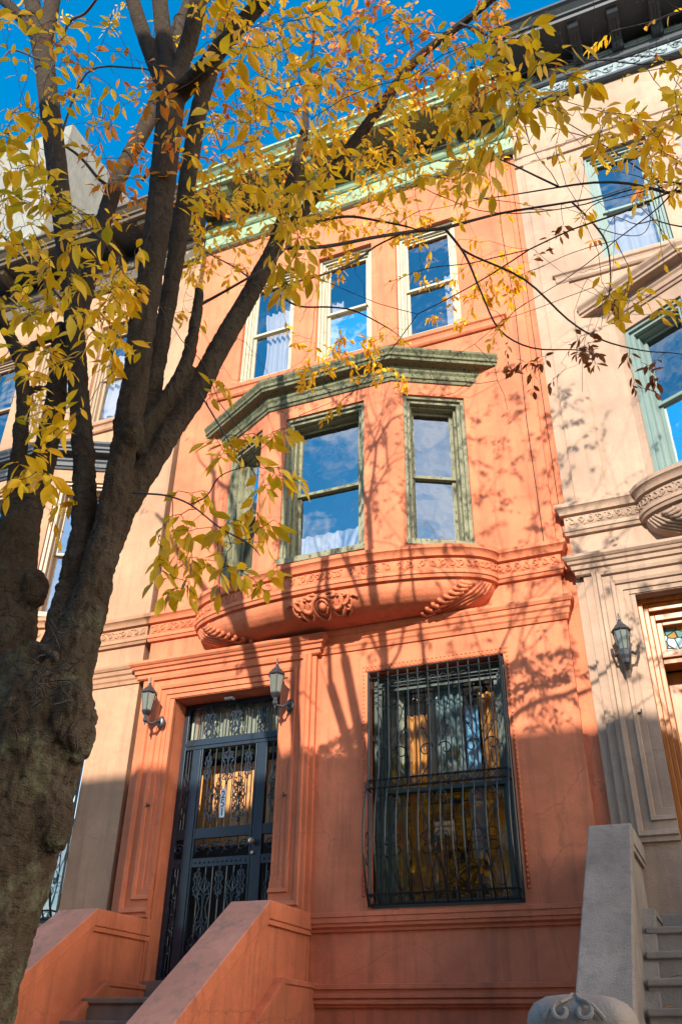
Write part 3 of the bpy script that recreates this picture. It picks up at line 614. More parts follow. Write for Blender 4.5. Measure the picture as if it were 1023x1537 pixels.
for (r0, y0), (r1, y1) in zip(((.018, 0), (.018, -.03), (.034, -.045), (.038, -.065), (.025, -.085)), ((.018, -.03), (.034, -.045), (.038, -.065), (.025, -.085), (.002, -.09))):
    pr = [[bm.verts.new((kx+r*math.cos(a*PI/6), P0[1]+y, kz+r*math.sin(a*PI/6))) for a in range(12)] for r, y in ((r0, y0), (r1, y1))]
    for a in range(12): bm.faces.new((pr[0][a], pr[0][(a+1) % 12], pr[1][(a+1) % 12], pr[1][a]))
add('knob', bm, M['brass'], gate, True)
bm = B(); tube(bm, [T(kx, kz-.12, -.02), T(kx, kz-.12, -.045)], .018, 10); add('lock', bm, M['brass'], gate)
# door behind the gate
T2 = TF(.60); bm = B()
boxT(bm, T2, -6.08, -4.57, 2.2, 2.26, -.02, .05)
for a, b in ((-6.08, -5.98), (-4.67, -4.57)): boxT(bm, T2, a, b, 2.26, 5.42, 0, .06)
boxT(bm, T2, -5.98, -4.67, 4.90, 5.00, 0, .06)
dr = add('door_frame', bm, M['frame_dark'], ORA)
bm = B(); n_ = 11
for i in range(n_): a = -5.98+1.31*i/n_; boxT(bm, T2, a+.004, a+1.31/n_-.004, 3.72, 4.72, .02+.004*(i % 2), .05)
dd_ = add('door', bm, M['plank'], ORA, bevel=.006)
bm = B(); boxT(bm, T2, -5.976, -4.674, 2.27, 3.715, .02, .05)
for a in (-5.88, -5.25): boxT(bm, T2, a, a+.5, 2.45, 3.5, .005, .02)
add('lower_shade_panel', bm, M['room'], dd_, bevel=.006)  # added dark panel, its colour stands in for shade low on the door
bm = B(); quad(bm, T2(-5.98, 4.72, .03), T2(-4.67, 4.72, .03), T2(-4.67, 4.90, .03), T2(-5.98, 4.90, .03)); quad(bm, T2(-5.98, 4.96, -.29), T2(-4.67, 4.96, -.29), T2(-4.67, 5.42, -.29), T2(-5.98, 5.42, -.29)); add('transom_pane', bm, M['glass_dim'], ORA)
curtain('pale green pleated curtain behind the transom over the iron gate', TF(.355), -6.04, -4.61, 4.90, 5.42, 0, 9, M['palegreen'], .03)
# small flood lamp under the lintel
t = thing('flood_light', 'small white flood light under the lintel above the iron gate', 'light', (-5.36, .1, 5.42))
bm = B(); box(bm, -.06, .06, -.035, .035, -.05, -.015); box(bm, -.015, .015, -.015, .015, -.016, 0); add('housing', bm, M['white'], t, local=True, bevel=.008)
bm = B(); box(bm, -.045, .045, -.025, .025, -.054, -.0505); add('lens', bm, M['lamp_glass'], t, local=True)
# house number plate
t = thing('number_plate', 'narrow white plate with the number 251 on the iron gate', 'sign', (-5.40, .225, 4.13))
bm = B(); box(bm, -.036, .036, -.006, 0, -.17, .17); add('plate', bm, M['white'], t, local=True, bevel=.002)
for ch, zz_ in (('2', .055), ('5', -.045), ('1', -.145)):
    cu = bpy.data.curves.new('digit', 'FONT'); cu.body = ch; cu.size = .125; cu.align_x = 'CENTER'; cu.extrude = .001
    o = bpy.data.objects.new('digit', cu); dg = bpy.context.evaluated_depsgraph_get(); COL.objects.link(o); bpy.context.view_layer.update()
    me = bpy.data.meshes.new_from_object(o.evaluated_get(bpy.context.evaluated_depsgraph_get())); bpy.data.objects.remove(o)
    me.transform(Matrix.Translation((0, -.0075, zz_)) @ Matrix.Rotation(PI/2, 4, 'X')); me.materials.clear(); link('digit', me, M['ink'], t, True)

# ------------------------------------------------------------------ oak entrance of the beige house
zo = .46; x0, x1, zt = -.32, 1.19, 5.42+zo
bm = B(); T = TF(0)
for k, (w, d) in enumerate(((.05, .10), (.10, .14), (.15, .20))):
    i = 0 if k == 0 else (.05, .10)[k-1]
    boxT(bm, T, x0+i, x0+w, 2.2+zo, zt-i, d, .42); boxT(bm, T, x1-w, x1-i, 2.2+zo, zt-i, d, .42); boxT(bm, T, x0+w, x1-w, zt-w-.04*k, zt-i, d, .42)
boxT(bm, T, x0+.15, x1-.15, 5.14, 5.20, .19, .42); boxT(bm, T, x0+.15, x1-.15, 5.20, 5.27, .16, .40)
for a in (x0+.15, x1-.21): boxT(bm, T, a, a+.06, 5.27, 5.66, .24, .40)
boxT(bm, T, x0+.21, x1-.21, 5.27, 5.31, .24, .40); boxT(bm, T, x0+.21, x1-.21, 5.60, 5.66, .24, .40)
oak = add('oak_door_frame', bm, M['wood'], BEI, bevel=.006)
bm = B(); boxT(bm, T, x0+.21, x1-.21, 5.31, 5.60, .33, .345); add('stained_glass', bm, M['stained'], BEI)
bm = B(); a0, a1 = x0+.15, x1-.15
for a, b in ((a0, a0+.24), (a1-.24, a1)): boxT(bm, T, a, b, 2.2+zo, 5.14, .46, .52)
for a, b in ((5.00, 5.14), (3.45, 3.62), (2.2+zo, 2.9)): boxT(bm, T, a0+.24, a1-.24, a, b, .46, .52)
boxT(bm, T, a0+.24, a1-.24, 2.9, 3.45, .48, .51)
d = add('oak_door', bm, M['wood'], BEI, bevel=.008)
bm = B(); quad(bm, T(a0+.24, 3.62, .49), T(a1-.24, 3.62, .49), T(a1-.24, 5.0, .49), T(a0+.24, 5.0, .49)); add('pane', bm, M['glass'], d)

# ------------------------------------------------------------------ curtains seen behind the panes
G = 'curtains in the windows'
TT = TF(0)
curtain('white lace curtain in the leftmost top window of the orange house', TT, -5.42, -4.86, 10.66, 12.3, .33, 5, M['lace'], .03, .16, .25, G)
curtain('narrow white curtain hanging at the left of the middle top window', TT, -4.26, -3.98, 10.66, 12.1, .33, 3, M['lace'], .025, 0, .1, G)
curtain('narrow white curtain at the right of the rightmost orange top window', TT, -2.28, -2.05, 10.66, 12.0, .33, 3, M['lace'], .02, 0, .1, G)
fa = TFacet((BCX-.925, -.5), (BCX+.925, -.5))
curtain('low white cafe curtain across the foot of the centre bay window', fa, .36, 1.36, 6.85, 7.36, .32, 7, M['lace'], .02, 0, 0, G)
curtain('pale green drape at the left inside the guarded window', TT, -3.38, -3.12, 2.9, 5.35, .36, 3, M['palegreen'], .04, 0, .1, G)
curtain('faded teal drape in the upper middle of the guarded window', TT, -2.86, -2.42, 4.16, 5.35, .38, 5, M['teal'], .03, 0, .1, G)
curtain('narrow sky-blue strip added for the sky reflected in the guarded window', TT, -2.40, -2.24, 3.35, 5.0, .34, 1, M['blue'], .012, 0, 0, None, 'sky_reflection_strip', 'reflection')  # added strip, its blue imitates a slit of sky mirrored in the glass
curtain('amber drape left of the middle inside the guarded window', TT, -3.10, -2.86, 2.9, 4.98, .40, 3, M['amber'], .03, 0, .15, G)
curtain('amber drape at the right edge inside the guarded window', TT, -2.22, -1.93, 2.9, 5.15, .38, 3, M['amber'], .03, 0, .1, G)
fa2 = TFacet((BCX+5.76-1.88, 0), (BCX+5.76-.925, -.5))
curtain('long cream curtain in the bay window of the beige house', fa2, .15, .95, 7.3, 8.6, .33, 6, M['cream'], .03, 0, 0, G)
curtain('pale pink curtain drawn aside in the bay window of the beige house', fa2, .16, .34, 7.3, 9.2, .31, 3, M['pink'], .02, 0, .2, G)
curtain('white net curtain across the top window of the beige house', TT, .16, 1.0, 11.1, 12.25, .33, 6, M['lace'], .02, 0, 0, G)
curtain('pale drape inside the barred window of the tan house', TT, -8.8, -7.42, 2.9, 5.3, .36, 8, M['palegreen'], .04, 0, 0, G)
curtain('white curtain in the rightmost top window of the tan house', TT, -8.6, -7.8, 11.0, 12.4, .33, 5, M['lace'], .03, 0, .2, G)

# ------------------------------------------------------------------ wall lanterns
def lantern(label, loc, s=1, big=False):
    t = thing('wall_lantern', label, 'lantern', loc, 'wall lanterns beside the doors'); n = 8 if big else 6
    by = -.19 if not big else -.16; bx = -.10 if not big else 0; q = lambda pr: [(r*s, z*s) for r, z in pr]; c = (bx*s, by*s, 0)
    def A(nm, pr, mt, sm=False, nn=n, rot=0):
        bm = B(); lathe(bm, q(pr), c, nn, rot); return add(nm, bm, mt, t, sm, True)
    A('roof_cap', [(.102, .125), (.108, .135), (.095, .15), (.06, .195), (.035, .215), (.03, .235), (.012, .245)], M['lead'])
    A('finial', [(.012, .245), (.02, .262), (.009, .28), (.013, .295), (.003, .345)], M['lead'], True, 8)
    A('lamp_glass', [(.052, -.09), (.086, .125)], M['lamp_glass'])
    A('base_cup', [(.062, -.085), (.066, -.10), (.05, -.125), (.028, -.15), (.022, -.18), (.034, -.195), (.03, -.22), (.012, -.24), (.006, -.27)] if not big else
      [(.062, -.085), (.07, -.10), (.062, -.15), (.045, -.19), (.04, -.23), (.02, -.25)], M['lead'])
    bm = B()
    for j in range(n):
        a = 2*PI*j/n; tube(bm, [(c[0]+.056*s*math.cos(a), c[1]+.056*s*math.sin(a), -.09*s), (c[0]+.091*s*math.cos(a), c[1]+.091*s*math.sin(a), .128*s)], .006*s, 5)
    for r, z in ((.056, -.088), (.091, .126)): tube(bm, [(c[0]+r*s*math.cos(2*PI*j/n), c[1]+r*s*math.sin(2*PI*j/n), z*s) for j in range(n+1)], .007*s, 5)
    add('cage', bm, M['lead'], t, False, True)
    bm = B()
    if big:
        for sd in (-1, 1): tube(bm, [(sd*.055*s, by*s, -.10*s), (sd*.10*s, by*s*.7, -.12*s), (sd*.13*s, by*s*.3, -.06*s), (sd*.14*s, -.01, .0)], .016*s, 6)
        tube(bm, [(0, by*s, -.20*s), (0, by*s*.5, -.24*s), (0, -.005, -.22*s)], .03*s, 8)
    else: tube(bm, [(c[0], c[1], -.19*s), (c[0]+.02, c[1]+.02, -.235*s), (c[0]+.06*s, c[1]*.7, -.24*s), (c[0]+.09*s, c[1]*.45, -.205*s), (c[0]+.10*s, -.02, -.19*s)], [.014, .016, .018, .018, .02], 8)
    add('arm', bm, M['lead'], t, True, True)
    bm = B(); pr = [(.0, -.03), (.035, -.028), (.05, -.012), (.055, 0)]
    rows = [[bm.verts.new((r*s*math.cos(2*PI*j/12), y, (-.19 if not big else -.05)*s+r*s*1.5*math.sin(2*PI*j/12))) for j in range(12)] for r, y in pr[1:]]
    for a, b in zip(rows, rows[1:]):
        for j in range(12): bm.faces.new((a[j], a[(j+1) % 12], b[(j+1) % 12], b[j]))
    bm.faces.new(rows[0]); add('wall_plate', bm, M['lead'], t, True, True); return t
lan = lantern('grey carriage lantern on the orange pilaster left of the iron gate', (-6.20, -.11, 5.30), 1.02)
lb = lan.copy(); COL.objects.link(lb); lb.location = (-4.40, -.11, 5.30); lb['label'] = 'grey carriage lantern on the orange pilaster right of the iron gate'
for ch in list(lan.children):
    k = ch.copy(); COL.objects.link(k); k.parent = lb
lantern('eight-sided bronze lantern on the beige pilaster beside the oak door', (-.515, -.10, 5.26), .98, True)

# ------------------------------------------------------------------ stoops
def stoop(label, lx, rx, ztop, mcheek, mcap, newel_z, newel_y, fancy=False):
    mst = M['stone'] if fancy else M['step']
    t = thing('stoop', label, 'staircase', ((lx[0]+rx[1])/2, -1.5, 0)); sl = .707 if not fancy else .80; yb = -1.0
    yn = newel_y; zn = ztop-(-yn-1.0)*sl
    for (a, b), side in ((lx, 1), (rx, -1)):
        bm = B(); top = [(-.0, ztop), (yb, ztop), (yn+.1, zn+.1*sl)]
        prism(bm, [(0.0, 0), (yn+.1, 0)] + [(y, z-.15) for y, z in reversed(top)], a+.045, b-.045)
        cw = add('cheek_wall', bm, mcheek, t)
        bm = B(); prism(bm, top[::-1]+[(y, z-.165) for y, z in top], a, b); add('coping', bm, mcap, cw, bevel=.012)
        bm = B(); prism(bm, [(y, z-.167) for y, z in top[::-1]]+[(y, z-.21) for y, z in top], a+.015, b-.015); add('coping_moulding', bm, mcheek, cw)
        zz = ztop-.64; yy = -.74; pl = [(0, zz), (yy, zz), (yn+.1, zz-(-yn-.1+yy)*sl)]
        bm = B(); prism(bm, [(0, 0), (yn+.1, 0)]+pl[::-1], a-.045, b+.045)
        prism(bm, [(-.0, zz-.001), (yy-.01, zz-.001), (yn+.1, pl[2][1]-.01), (yn+.1, pl[2][1]-.06), (yy+.03, zz-.05), (0, zz-.05)], a-.062, b+.062)
        add('plinth', bm, mcheek, cw, bevel=.006)
        m_ = (a+b)/2; bm = B(); box(bm, m_-.23, m_+.23, yn-.24, yn+.22, 0, newel_z-.27); box(bm, m_-.20, m_+.20, yn-.21, yn+.19, newel_z-.27, newel_z-.20)
        box(bm, m_-.29, m_+.29, yn-.30, yn+.28, newel_z-.20, newel_z-.15)
        nw = add('newel', bm, M['stone'], t, bevel=.012)
        bm = B(); nn = 28; rows = []
        for r, z in ((.27, -.15), (.275, -.13), (.265, -.09), (.235, -.045), (.17, -.012), (.08, 0.0), (.0, .0)):
            rw = []
            for j in range(nn):
                an = 2*PI*j/nn; sq = 1/max(abs(math.cos(an)), abs(math.sin(an)))**.55; fl = 1+.035*math.cos(an*8)*(1 if r > .06 else 0)
                rw.append(bm.verts.new((m_+r*sq*fl*math.cos(an), yn-.01+r*sq*fl*math.sin(an), newel_z+z)))
            rows.append(rw)
        for p, q in zip(rows, rows[1:]):
            for j in range(nn): bm.faces.new((p[j], p[(j+1) % nn], q[(j+1) % nn], q[j]))
        for s in (-1, 1):     # carved rosette on the street side of the cap
            tube(bm, [(m_+s*.055+x_, yn-.30+.5*(z_+.0), newel_z-.085+z_) for x_, z_ in spiral(0, 0, .05, .02, PI/2, PI/2-s*5.5, 12)], .012, 6)
            tube(bm, [(m_+s*.01, yn-.17, newel_z-.008), (m_+s*.03, yn-.235, newel_z-.03), (m_+s*.10, yn-.29, newel_z-.06), (m_+s*.15, yn-.285, newel_z-.12)], .012, 6)
        add('newel_cap', bm, M['stone'], nw, 50)
    x0, x1 = lx[1]-.02, rx[0]+.02; z = ztop-.81; y = -1.0; k = 0; i = 0
    bm = B(); prism(bm, [(-.06, 0), (-.06, ztop-.60), (.62, ztop-.60), (.62, 0)], x0, x1); add('threshold', bm, mst, t, bevel=.01)
    while z > .1:
        yf = y-.28*i; bm = B(); prism(bm, [((-.06 if i == 0 else yf+.27), z-.25), (yf, z-.25), (yf, z-.055), (yf-.03, z-.05), (yf-.03, z), ((-.06 if i == 0 else yf+.27), z)], x0, x1)
        add('step', bm, mst, t, bevel=.01); z -= .2; i += 1
    return t
stoop('orange stoop with sloping worn copings leading to the iron gate', (-6.55, -6.05), (-4.50, -4.06), 2.84, M['orange'], M['coping'], 1.30, -3.2)
stoop('grey cement stoop with carved stone newel leading to the oak door', (-1.02, -.66), (1.25, 1.62), 3.31, M['gray'], M['gray'], 1.885, -3.66, True)
for o in [o for o in bpy.data.objects if o.name.startswith('coping') and 'moulding' not in o.name and o.data.materials[0] == M['coping']]:
    o.data.materials.append(M['orange'])
    for p in o.data.polygons: p.material_index = 0 if p.normal.z > .3 else 1

# ------------------------------------------------------------------ street, far side, background
def flat(name, x0, x1, y0, y1, z, mt):
    bm = B(); box(bm, x0, x1, y0, y1, z-.3, z); return struct(add(name, bm, mt))
flat('ground', -900, 900, -900, 900, -.16, M['concrete'])
flat('pavement', -80, 80, -5.2, .3, 0, M['concrete']); flat('road', -80, 80, -14.6, -5.35, -.12, M['asphalt']); flat('far_pavement', -80, 80, -20.2, -14.75, 0, M['concrete'])
flat('kerb', -80, 80, -5.35, -5.2, .005, M['stone']); flat('far_kerb', -80, 80, -14.75, -14.6, .005, M['stone'])
HB = 15.0 + .0
def far_house(label, x0, x1, top, mt):
    t = thing('far_house', label, 'house', ((x0+x1)/2, -20, 0), 'houses across the street')
    T = lambda u, v, d: (u, -20-d, v); ops = []; n = 3; w = (x1-x0)/n
    for fl in range(4):
        for i in range(n): ops.append((x0+w*(i+.5)-.55, x0+w*(i+.5)+.55, 2.2+fl*3.25, 4.4+fl*3.25))
    bm = B(); wall(bm, T, x0, x1, 0, top, ops, .25)
    quad(bm, (x0, -20, 0), (x0, -30, 0), (x0, -30, top), (x0, -20, top)); quad(bm, (x1, -20, 0), (x1, -30, 0), (x1, -30, top), (x1, -20, top)); quad(bm, (x0, -20, top), (x1, -20, top), (x1, -30, top), (x0, -30, top))
    add('wall', bm, mt, t)
    bm = B()
    for a, b, c, d in ops: box(bm, a-.02, b+.02, -20.32, -20.2, c-.02, d+.02)
    add('window', bm, M['frame_dark'], t)
    bm = B(); box(bm, x0, x1, -20, -19.5, top-.5, top-.0); add('cornice', bm, M['green_old'], t)
    return t
HT = 4.52 + 19.5*math.tan(SUN_EL)/math.cos(SUN_AZ)
far_house('brick row house across the street, next to the brownstone with the gap', -19, -13.2, HT, M['opp'][0]); far_house('brownstone row house across the street, on one side of the walled gap', -13.2, -7.28, HT, M['opp'][1])
far_house('pale limestone row house across the street, on the other side of the walled gap', -6.75, -1, HT, M['opp'][2]); far_house('brownstone row house across the street, between limestone and brick neighbours', -1, 4.8, HT, M['opp'][1]); far_house('brick row house across the street, past the second brownstone', 4.8, 10.5, HT, M['opp'][0])
bm = B(); box(bm, -7.30, -6.74, -29, -20.6, 0, 7.0); o = add('garden_wall', bm, M['opp'][0]); tag(o, 'brick wall closing the gap between far houses', 'wall')
# pale block behind the tan house
t = thing('apartment_block', 'tall pale rendered block rising behind the tan house roof', 'building', (-32, 18, 0))
pr = at(76, 300, 12).x
T = lambda u, v, d: (pr-u, 12+d, v); ops = [(1.0+i*3.4, 2.4+i*3.4, 3+3.4*k, 5.1+3.4*k) for i in range(4) for k in range(9)]
bm = B(); zt = at(40, 215, 12).z; wall(bm, T, 0, 16, 0, zt, ops, .2); quad(bm, (pr, 12, 0), (pr, 24, 0), (pr, 24, zt), (pr, 12, zt)); quad(bm, (pr-16, 12, zt), (pr, 12, zt), (pr, 24, zt), (pr-16, 24, zt)); add('wall', bm, M['pale'], t)
for a, b, c, d in ops:
    bm = B(); boxT(bm, T, a-.0, b, c, d, .12, .19); add('window', bm, M['frieze_blue'], t)
# thin cables down the orange wall
def cable(label, pts, r=.006):
    bm = B(); tube(bm, pts, r, 5); tag(add('cable', bm, M['iron']), label, 'cable')
cable('long thin cable running down the orange wall right of the bay', [(-1.22, -.012, 13.9), (-1.25, -.012, 12.2), (-1.20, -.012, 10.6), (-1.24, -.012, 8.6), (-1.22, -.012, 6.75)])
cable('thin cable down the orange wall beside the beige house', [(-1.0, .045, 13.9), (-1.01, .045, 10.2), (-.995, .045, 6.8)], .005)

# ------------------------------------------------------------------ trees
class Leaves:
    def __init__(s): s.v = []; s.f = []; s.c = []
    def leaf(s, p, d, n, L, col, hi=True):
        d = d.normalized(); sd = d.cross(n).normalized(); n = sd.cross(d)
        st = ((.0, .0), (.10, .30), (.28, .78), (.50, 1.0), (.72, .72), (.88, .32), (1, 0)) if hi else ((0, 0), (.35, .95), (.7, .75), (1, 0))
        w = L*.205; fold = .28; cv = random.uniform(-.05, .28); b = len(s.v); k = len(st); tw = random.uniform(-.25, .25)
        for t, q in st:
            c = p+d*(L*t)-n*(L*cv*t*t); sd2 = sd*math.cos(tw*t)+n*math.sin(tw*t); s.v.append(c)
            if 0 < t < 1: s.v.append(c+sd2*w*q+n*w*q*fold); s.v.append(c-sd2*w*q+n*w*q*fold)
        # index layout: 0, (1,2,3), (4,5,6) ..., last
        row = lambda i: (b, b, b) if i == 0 else ((b+1+3*(i-1),)*1+(b+2+3*(i-1), b+3+3*(i-1)) if i < k-1 else (b+1+3*(k-2),)*3)
        for i in range(k-1):
            a0, a1, a2 = row(i); c0, c1, c2 = row(i+1)
            if i == 0: s.f += [(a0, c1, c0), (a0, c0, c2)]
            elif i == k-2: s.f += [(a0, a1, c0), (a0, c0, a2)]
            else: s.f += [(a0, a1, c1, c0), (a0, c0, c2, a2)]
        s.c += [col]*(len(s.v)-b)
    def build(s, name, parent):
        me = bpy.data.meshes.new(name); me.from_pydata([tuple(v) for v in s.v], [], s.f)
        at_ = me.attributes.new('leafcol', 'FLOAT_COLOR', 'POINT'); at_.data.foreach_set('color', np.array([(*c, 1) for c in s.c], dtype=np.float32).ravel())
        me.polygons.foreach_set('use_smooth', [True]*len(me.polygons)); return link(name, me, M['leaf'], parent)
PAL = {'y': [(.94, .55, .012), (.95, .60, .02), (.90, .49, .01), (.94, .53, .012)], 'o': [(.74, .30, .02), (.68, .22, .02), (.80, .37, .02), (.60, .17, .02)],
       'l': [(.84, .51, .012), (.74, .46, .015), (.88, .54, .014), (.60, .40, .015)], 'd': [(.20, .065, .012), (.26, .09, .02), (.16, .05, .012)], 'b': [(.96, .59, .02), (.93, .52, .015), (.97, .63, .03)]}  # l: olive leaves, toned darker to stand for shade
DOWN = Vector((0, 0, -1))
def rv(s=1): return Vector((random.gauss(0, s), random.gauss(0, s), random.gauss(0, s)))
class Tree:
    def __init__(s): s.nodes = []; s.rad = []; s.tw = B(); s.lv = Leaves(); s.fat = B(); s.n_arr = None
    def reg(s, p, r): s.nodes.append(tuple(p)); s.rad.append(r)
    def limb(s, pts, fat=True, n=12, sub=4):
        # smooth a list of (Vector, radius) by Catmull-Rom
        P = [p for p, r in pts]; Rr = [r for p, r in pts]; out = []; ro = []
        for i in range(len(P)-1):
            p0 = P[max(0, i-1)]; p1 = P[i]; p2 = P[i+1]; p3 = P[min(len(P)-1, i+2)]
            for k in range(sub):
                t = k/sub; out.append(.5*((2*p1)+(p2-p0)*t+(2*p0-5*p1+4*p2-p3)*t*t+(3*p1-p0-3*p2+p3)*t**3)); ro.append(Rr[i]+(Rr[i+1]-Rr[i])*t)
        out.append(P[-1]); ro.append(Rr[-1])
        tube(s.fat if fat else s.tw, out, ro, n if fat else 6)
        for p, r in zip(out, ro): s.reg(p, r)
        return out, ro
    def px(s, lst, fat=True, dY=0):
        pts = []
        for q in lst:
            x, y, w, Y = q; p = at(x, y, Y+dY); r = max(.0012, .5*w*(p-CAM).dot(FWD)/F_PX*(.96 if w > 12 else .62)); pts.append((p, r))
        if not fat:
            e = pts[-1][0]; d = (e-pts[-2][0]).normalized(); pts.append((e+d*.10+DOWN*.02, .0012))
        return s.limb(pts, fat), pts
    def grow(s, p, d, r, z1, spread=.55, lv=(.08, 6)):
        Ls = random.uniform(.55, .95); pts = [(p.copy(), r)]
        q = p.copy(); dd = d.normalized()
        for k in range(3):
            dd = (dd+rv(.10)+Vector((0, 0, .06))).normalized(); q = q+dd*Ls/3; pts.append((q.copy(), max(.002, r*(1-.10*(k+1)))))
        s.limb(pts, r > .035, sub=2); r2 = r*.72
        if q.z > z1 or r2 < .0035:
            s.twig_at(q, dd, .35, random.randint(4, lv[1]+5), lv[0], random.choice('yylo')); return
        ax = rv(1).normalized(); a = dd.cross(ax).normalized()
        for sg, rr in ((1, r2), (-1, r2*random.uniform(.6, .95))): s.grow(q, (dd+a*sg*random.uniform(.25, spread)).normalized(), rr, z1, spread, lv)
        if random.random() < .5: s.twig_at(q, (a+rv(.4)).normalized(), .5, random.randint(2, lv[1]), lv[0], random.choice('yylo'))
    def leaves_on(s, P, n, L, kind, hi=True, droop=.8):
        m = len(P)-1
        for i in range(n):
            t = 1-(i/n)*.75; f = t*m; k = min(m-1, int(f)); c = P[k].lerp(P[k+1], f-k); tg = (P[k+1]-P[k]).normalized()
            side = tg.cross(DOWN); side = side.normalized() if side.length > .05 else rv().normalized()
            sg = 1 if i % 2 else -1
            d = (tg*.55+side*sg*random.uniform(.35, .9)+DOWN*random.uniform(.2, 1.1)*droop+rv(.18)).normalized()
            if i == 0: d = (tg*.6+DOWN*.7+rv(.2)).normalized()
            nr = (rv(.5)-d.cross(side)*sg*.2+Vector((0, 0, .8))+Vector((0, -.5, 0))).normalized()
            l = L*random.uniform(.68, 1.12); st = c+d*l*.14
            s.lv.leaf(st, d, nr, l, random.choice(PAL[kind]), hi)
            if hi and L > .05: tube(s.tw, [c, st], .0011, 3, False)
    def twig_at(s, p, d, ln, n, L, kind, hi=False):
        P = [p]; q = p.copy(); dd = d
        for k in range(4): dd = (dd+rv(.12)+DOWN*.12).normalized(); q = q+dd*ln/4; P.append(q.copy())
        tube(s.tw, P, [.004, .003, .0025, .002, .0014], 4, False); s.leaves_on(P, n, L, kind, hi)
    def to(s, tip, n, L, kind, hi=True, maxr=.012, bend=.12):
        A = np.array(s.nodes); dv = A-np.array(tip); dist = np.sqrt((dv**2).sum(1)); i = int(dist.argmin()); a = Vector(s.nodes[i]); ln = (tip-a).length
        if ln < .02: return
        r0 = min(s.rad[i]*.7, .0016+.0030*ln, maxr); r0 = max(r0, .0014)
        mid = a.lerp(tip, .5)+Vector((0, 0, 1))*ln*random.uniform(.05, .22)+rv(ln*bend*.5); K = max(5, int(ln*9)); P = []; Rr = []
        for k in range(K+1):
            t = k/K; P.append(a*(1-t)**2+mid*2*t*(1-t)+tip*t*t+(rv(.008+.006*ln) if 0 < k < K else Vector())); Rr.append(r0*(1-t)+.0011*t)
        tube(s.tw, P, Rr, 5, False)
        for k in range(1, K+1): s.reg(P[k], Rr[k])
        if n:
            span = max(2, min(len(P)-1, int(math.ceil(K*min(1, n*.030/ln)))))
            s.leaves_on(P[-span-1:], n, L, kind, hi)
    def region(s, x0, y0, x1, y1, n, lpx, kind, L=.082, per=6, dmax=7.6, hi=None):
        tips = []
        for k in range(max(1, round(n/per))):
            x = random.uniform(x0, x1); y = random.uniform(y0, y1); ds = min(dmax, max(2.0, L*F_PX/(lpx*random.uniform(.85, 1.2))))
            tips.append(atd(x, y, ds))
        A = np.array(s.nodes); tips.sort(key=lambda t: ((A-np.array(t))**2).sum(1).min())
        for t in tips: s.to(t, per, L, kind, (lpx > 17) if hi is None else hi)

random.seed(5)
tr = Tree(); Y0 = -6.3
base = at(25, 1200, Y0)
trunk = [(at(-400, 2450, Y0), .40), (at(-310, 2200, Y0), .30), (at(-110, 1620, Y0), .235), (at(-68, 1490, Y0), .225), (at(-34, 1380, Y0), .22), (at(14, 1235, Y0), .22), (at(52, 1090, Y0), .22), (at(55, 1000, Y0), .19)]
tr.limb(trunk)
# stems: (px, py, width, depth)
tr.px([(25, 1120, 96, Y0), (10, 1000, 96, Y0), (6, 900, 104, Y0-.02), (18, 830, 84, Y0-.03), (42, 765, 48, Y0), (66, 690, 38, Y0+.05), (84, 600, 32, Y0+.1), (89, 530, 27, Y0+.12), (89, 494, 25, Y0+.12)])
tr.px([(12, 840, 60, Y0), (18, 770, 34, Y0-.05), (28, 690, 25, Y0-.05), (35, 610, 23, Y0-.05), (33, 560, 22, Y0-.05), (30, 530, 22, Y0-.05)])
for l in ([(30, 540, 22, Y0-.05), (10, 495, 20, Y0-.1), (-20, 450, 18, Y0-.2), (-80, 380, 14, Y0-.3)], [(30, 535, 20, Y0-.05), (58, 515, 15, Y0), (80, 503, 14, Y0+.05)], [(32, 592, 16, Y0), (52, 585, 14, Y0+.05), (72, 580, 12, Y0+.1)]): tr.px(l)
tr.px([(85, 1010, 66, Y0), (95, 930, 52, Y0), (112, 860, 44, Y0+.02), (126, 780, 38, Y0+.03), (126, 690, 35, Y0+.05), (119, 590, 32, Y0+.08), (111, 480, 31, Y0+.1), (97, 350, 32, Y0+.1), (82, 220, 33, Y0+.1), (70, 120, 32, Y0+.12), (63, 62, 35, Y0+.12)])
C_tops = [[(60, 60, 22, Y0+.12), (30, 25, 18, Y0+.05), (0, -5, 16, Y0), (-60, -60, 14, Y0-.1)], [(62, 60, 26, Y0+.12), (52, 20, 26, Y0+.15), (40, -40, 22, Y0+.2)], [(66, 60, 26, Y0+.12), (76, 20, 24, Y0+.2), (86, -40, 22, Y0+.3)]]
tr.px([(75, 1090, 122, Y0), (106, 985, 80, Y0), (136, 900, 60, Y0), (157, 810, 47, Y0), (171, 744, 43, Y0), (188, 660, 42, Y0), (195, 620, 45, Y0), (205, 560, 42, Y0), (212, 500, 42, Y0), (226, 410, 41, Y0), (240, 310, 42, Y0), (251, 210, 42, Y0), (257, 140, 46, Y0), (259, 118, 40, Y0)])
D_tops = [[(252, 140, 30, Y0), (236, 105, 26, Y0), (215, 50, 24, Y0-.05), (193, -20, 22, Y0-.1)], [(256, 130, 30, Y0), (250, 80, 28, Y0), (243, 30, 26, Y0), (236, -40, 24, Y0)], [(262, 130, 30, Y0), (276, 85, 28, Y0), (290, 40, 28, Y0-.05), (304, -30, 26, Y0-.1)], [(264, 145, 34, Y0), (285, 125, 30, Y0-.05), (312, 96, 28, Y0-.1), (350, 50, 28, Y0-.15), (400, -5, 24, Y0-.2)]]
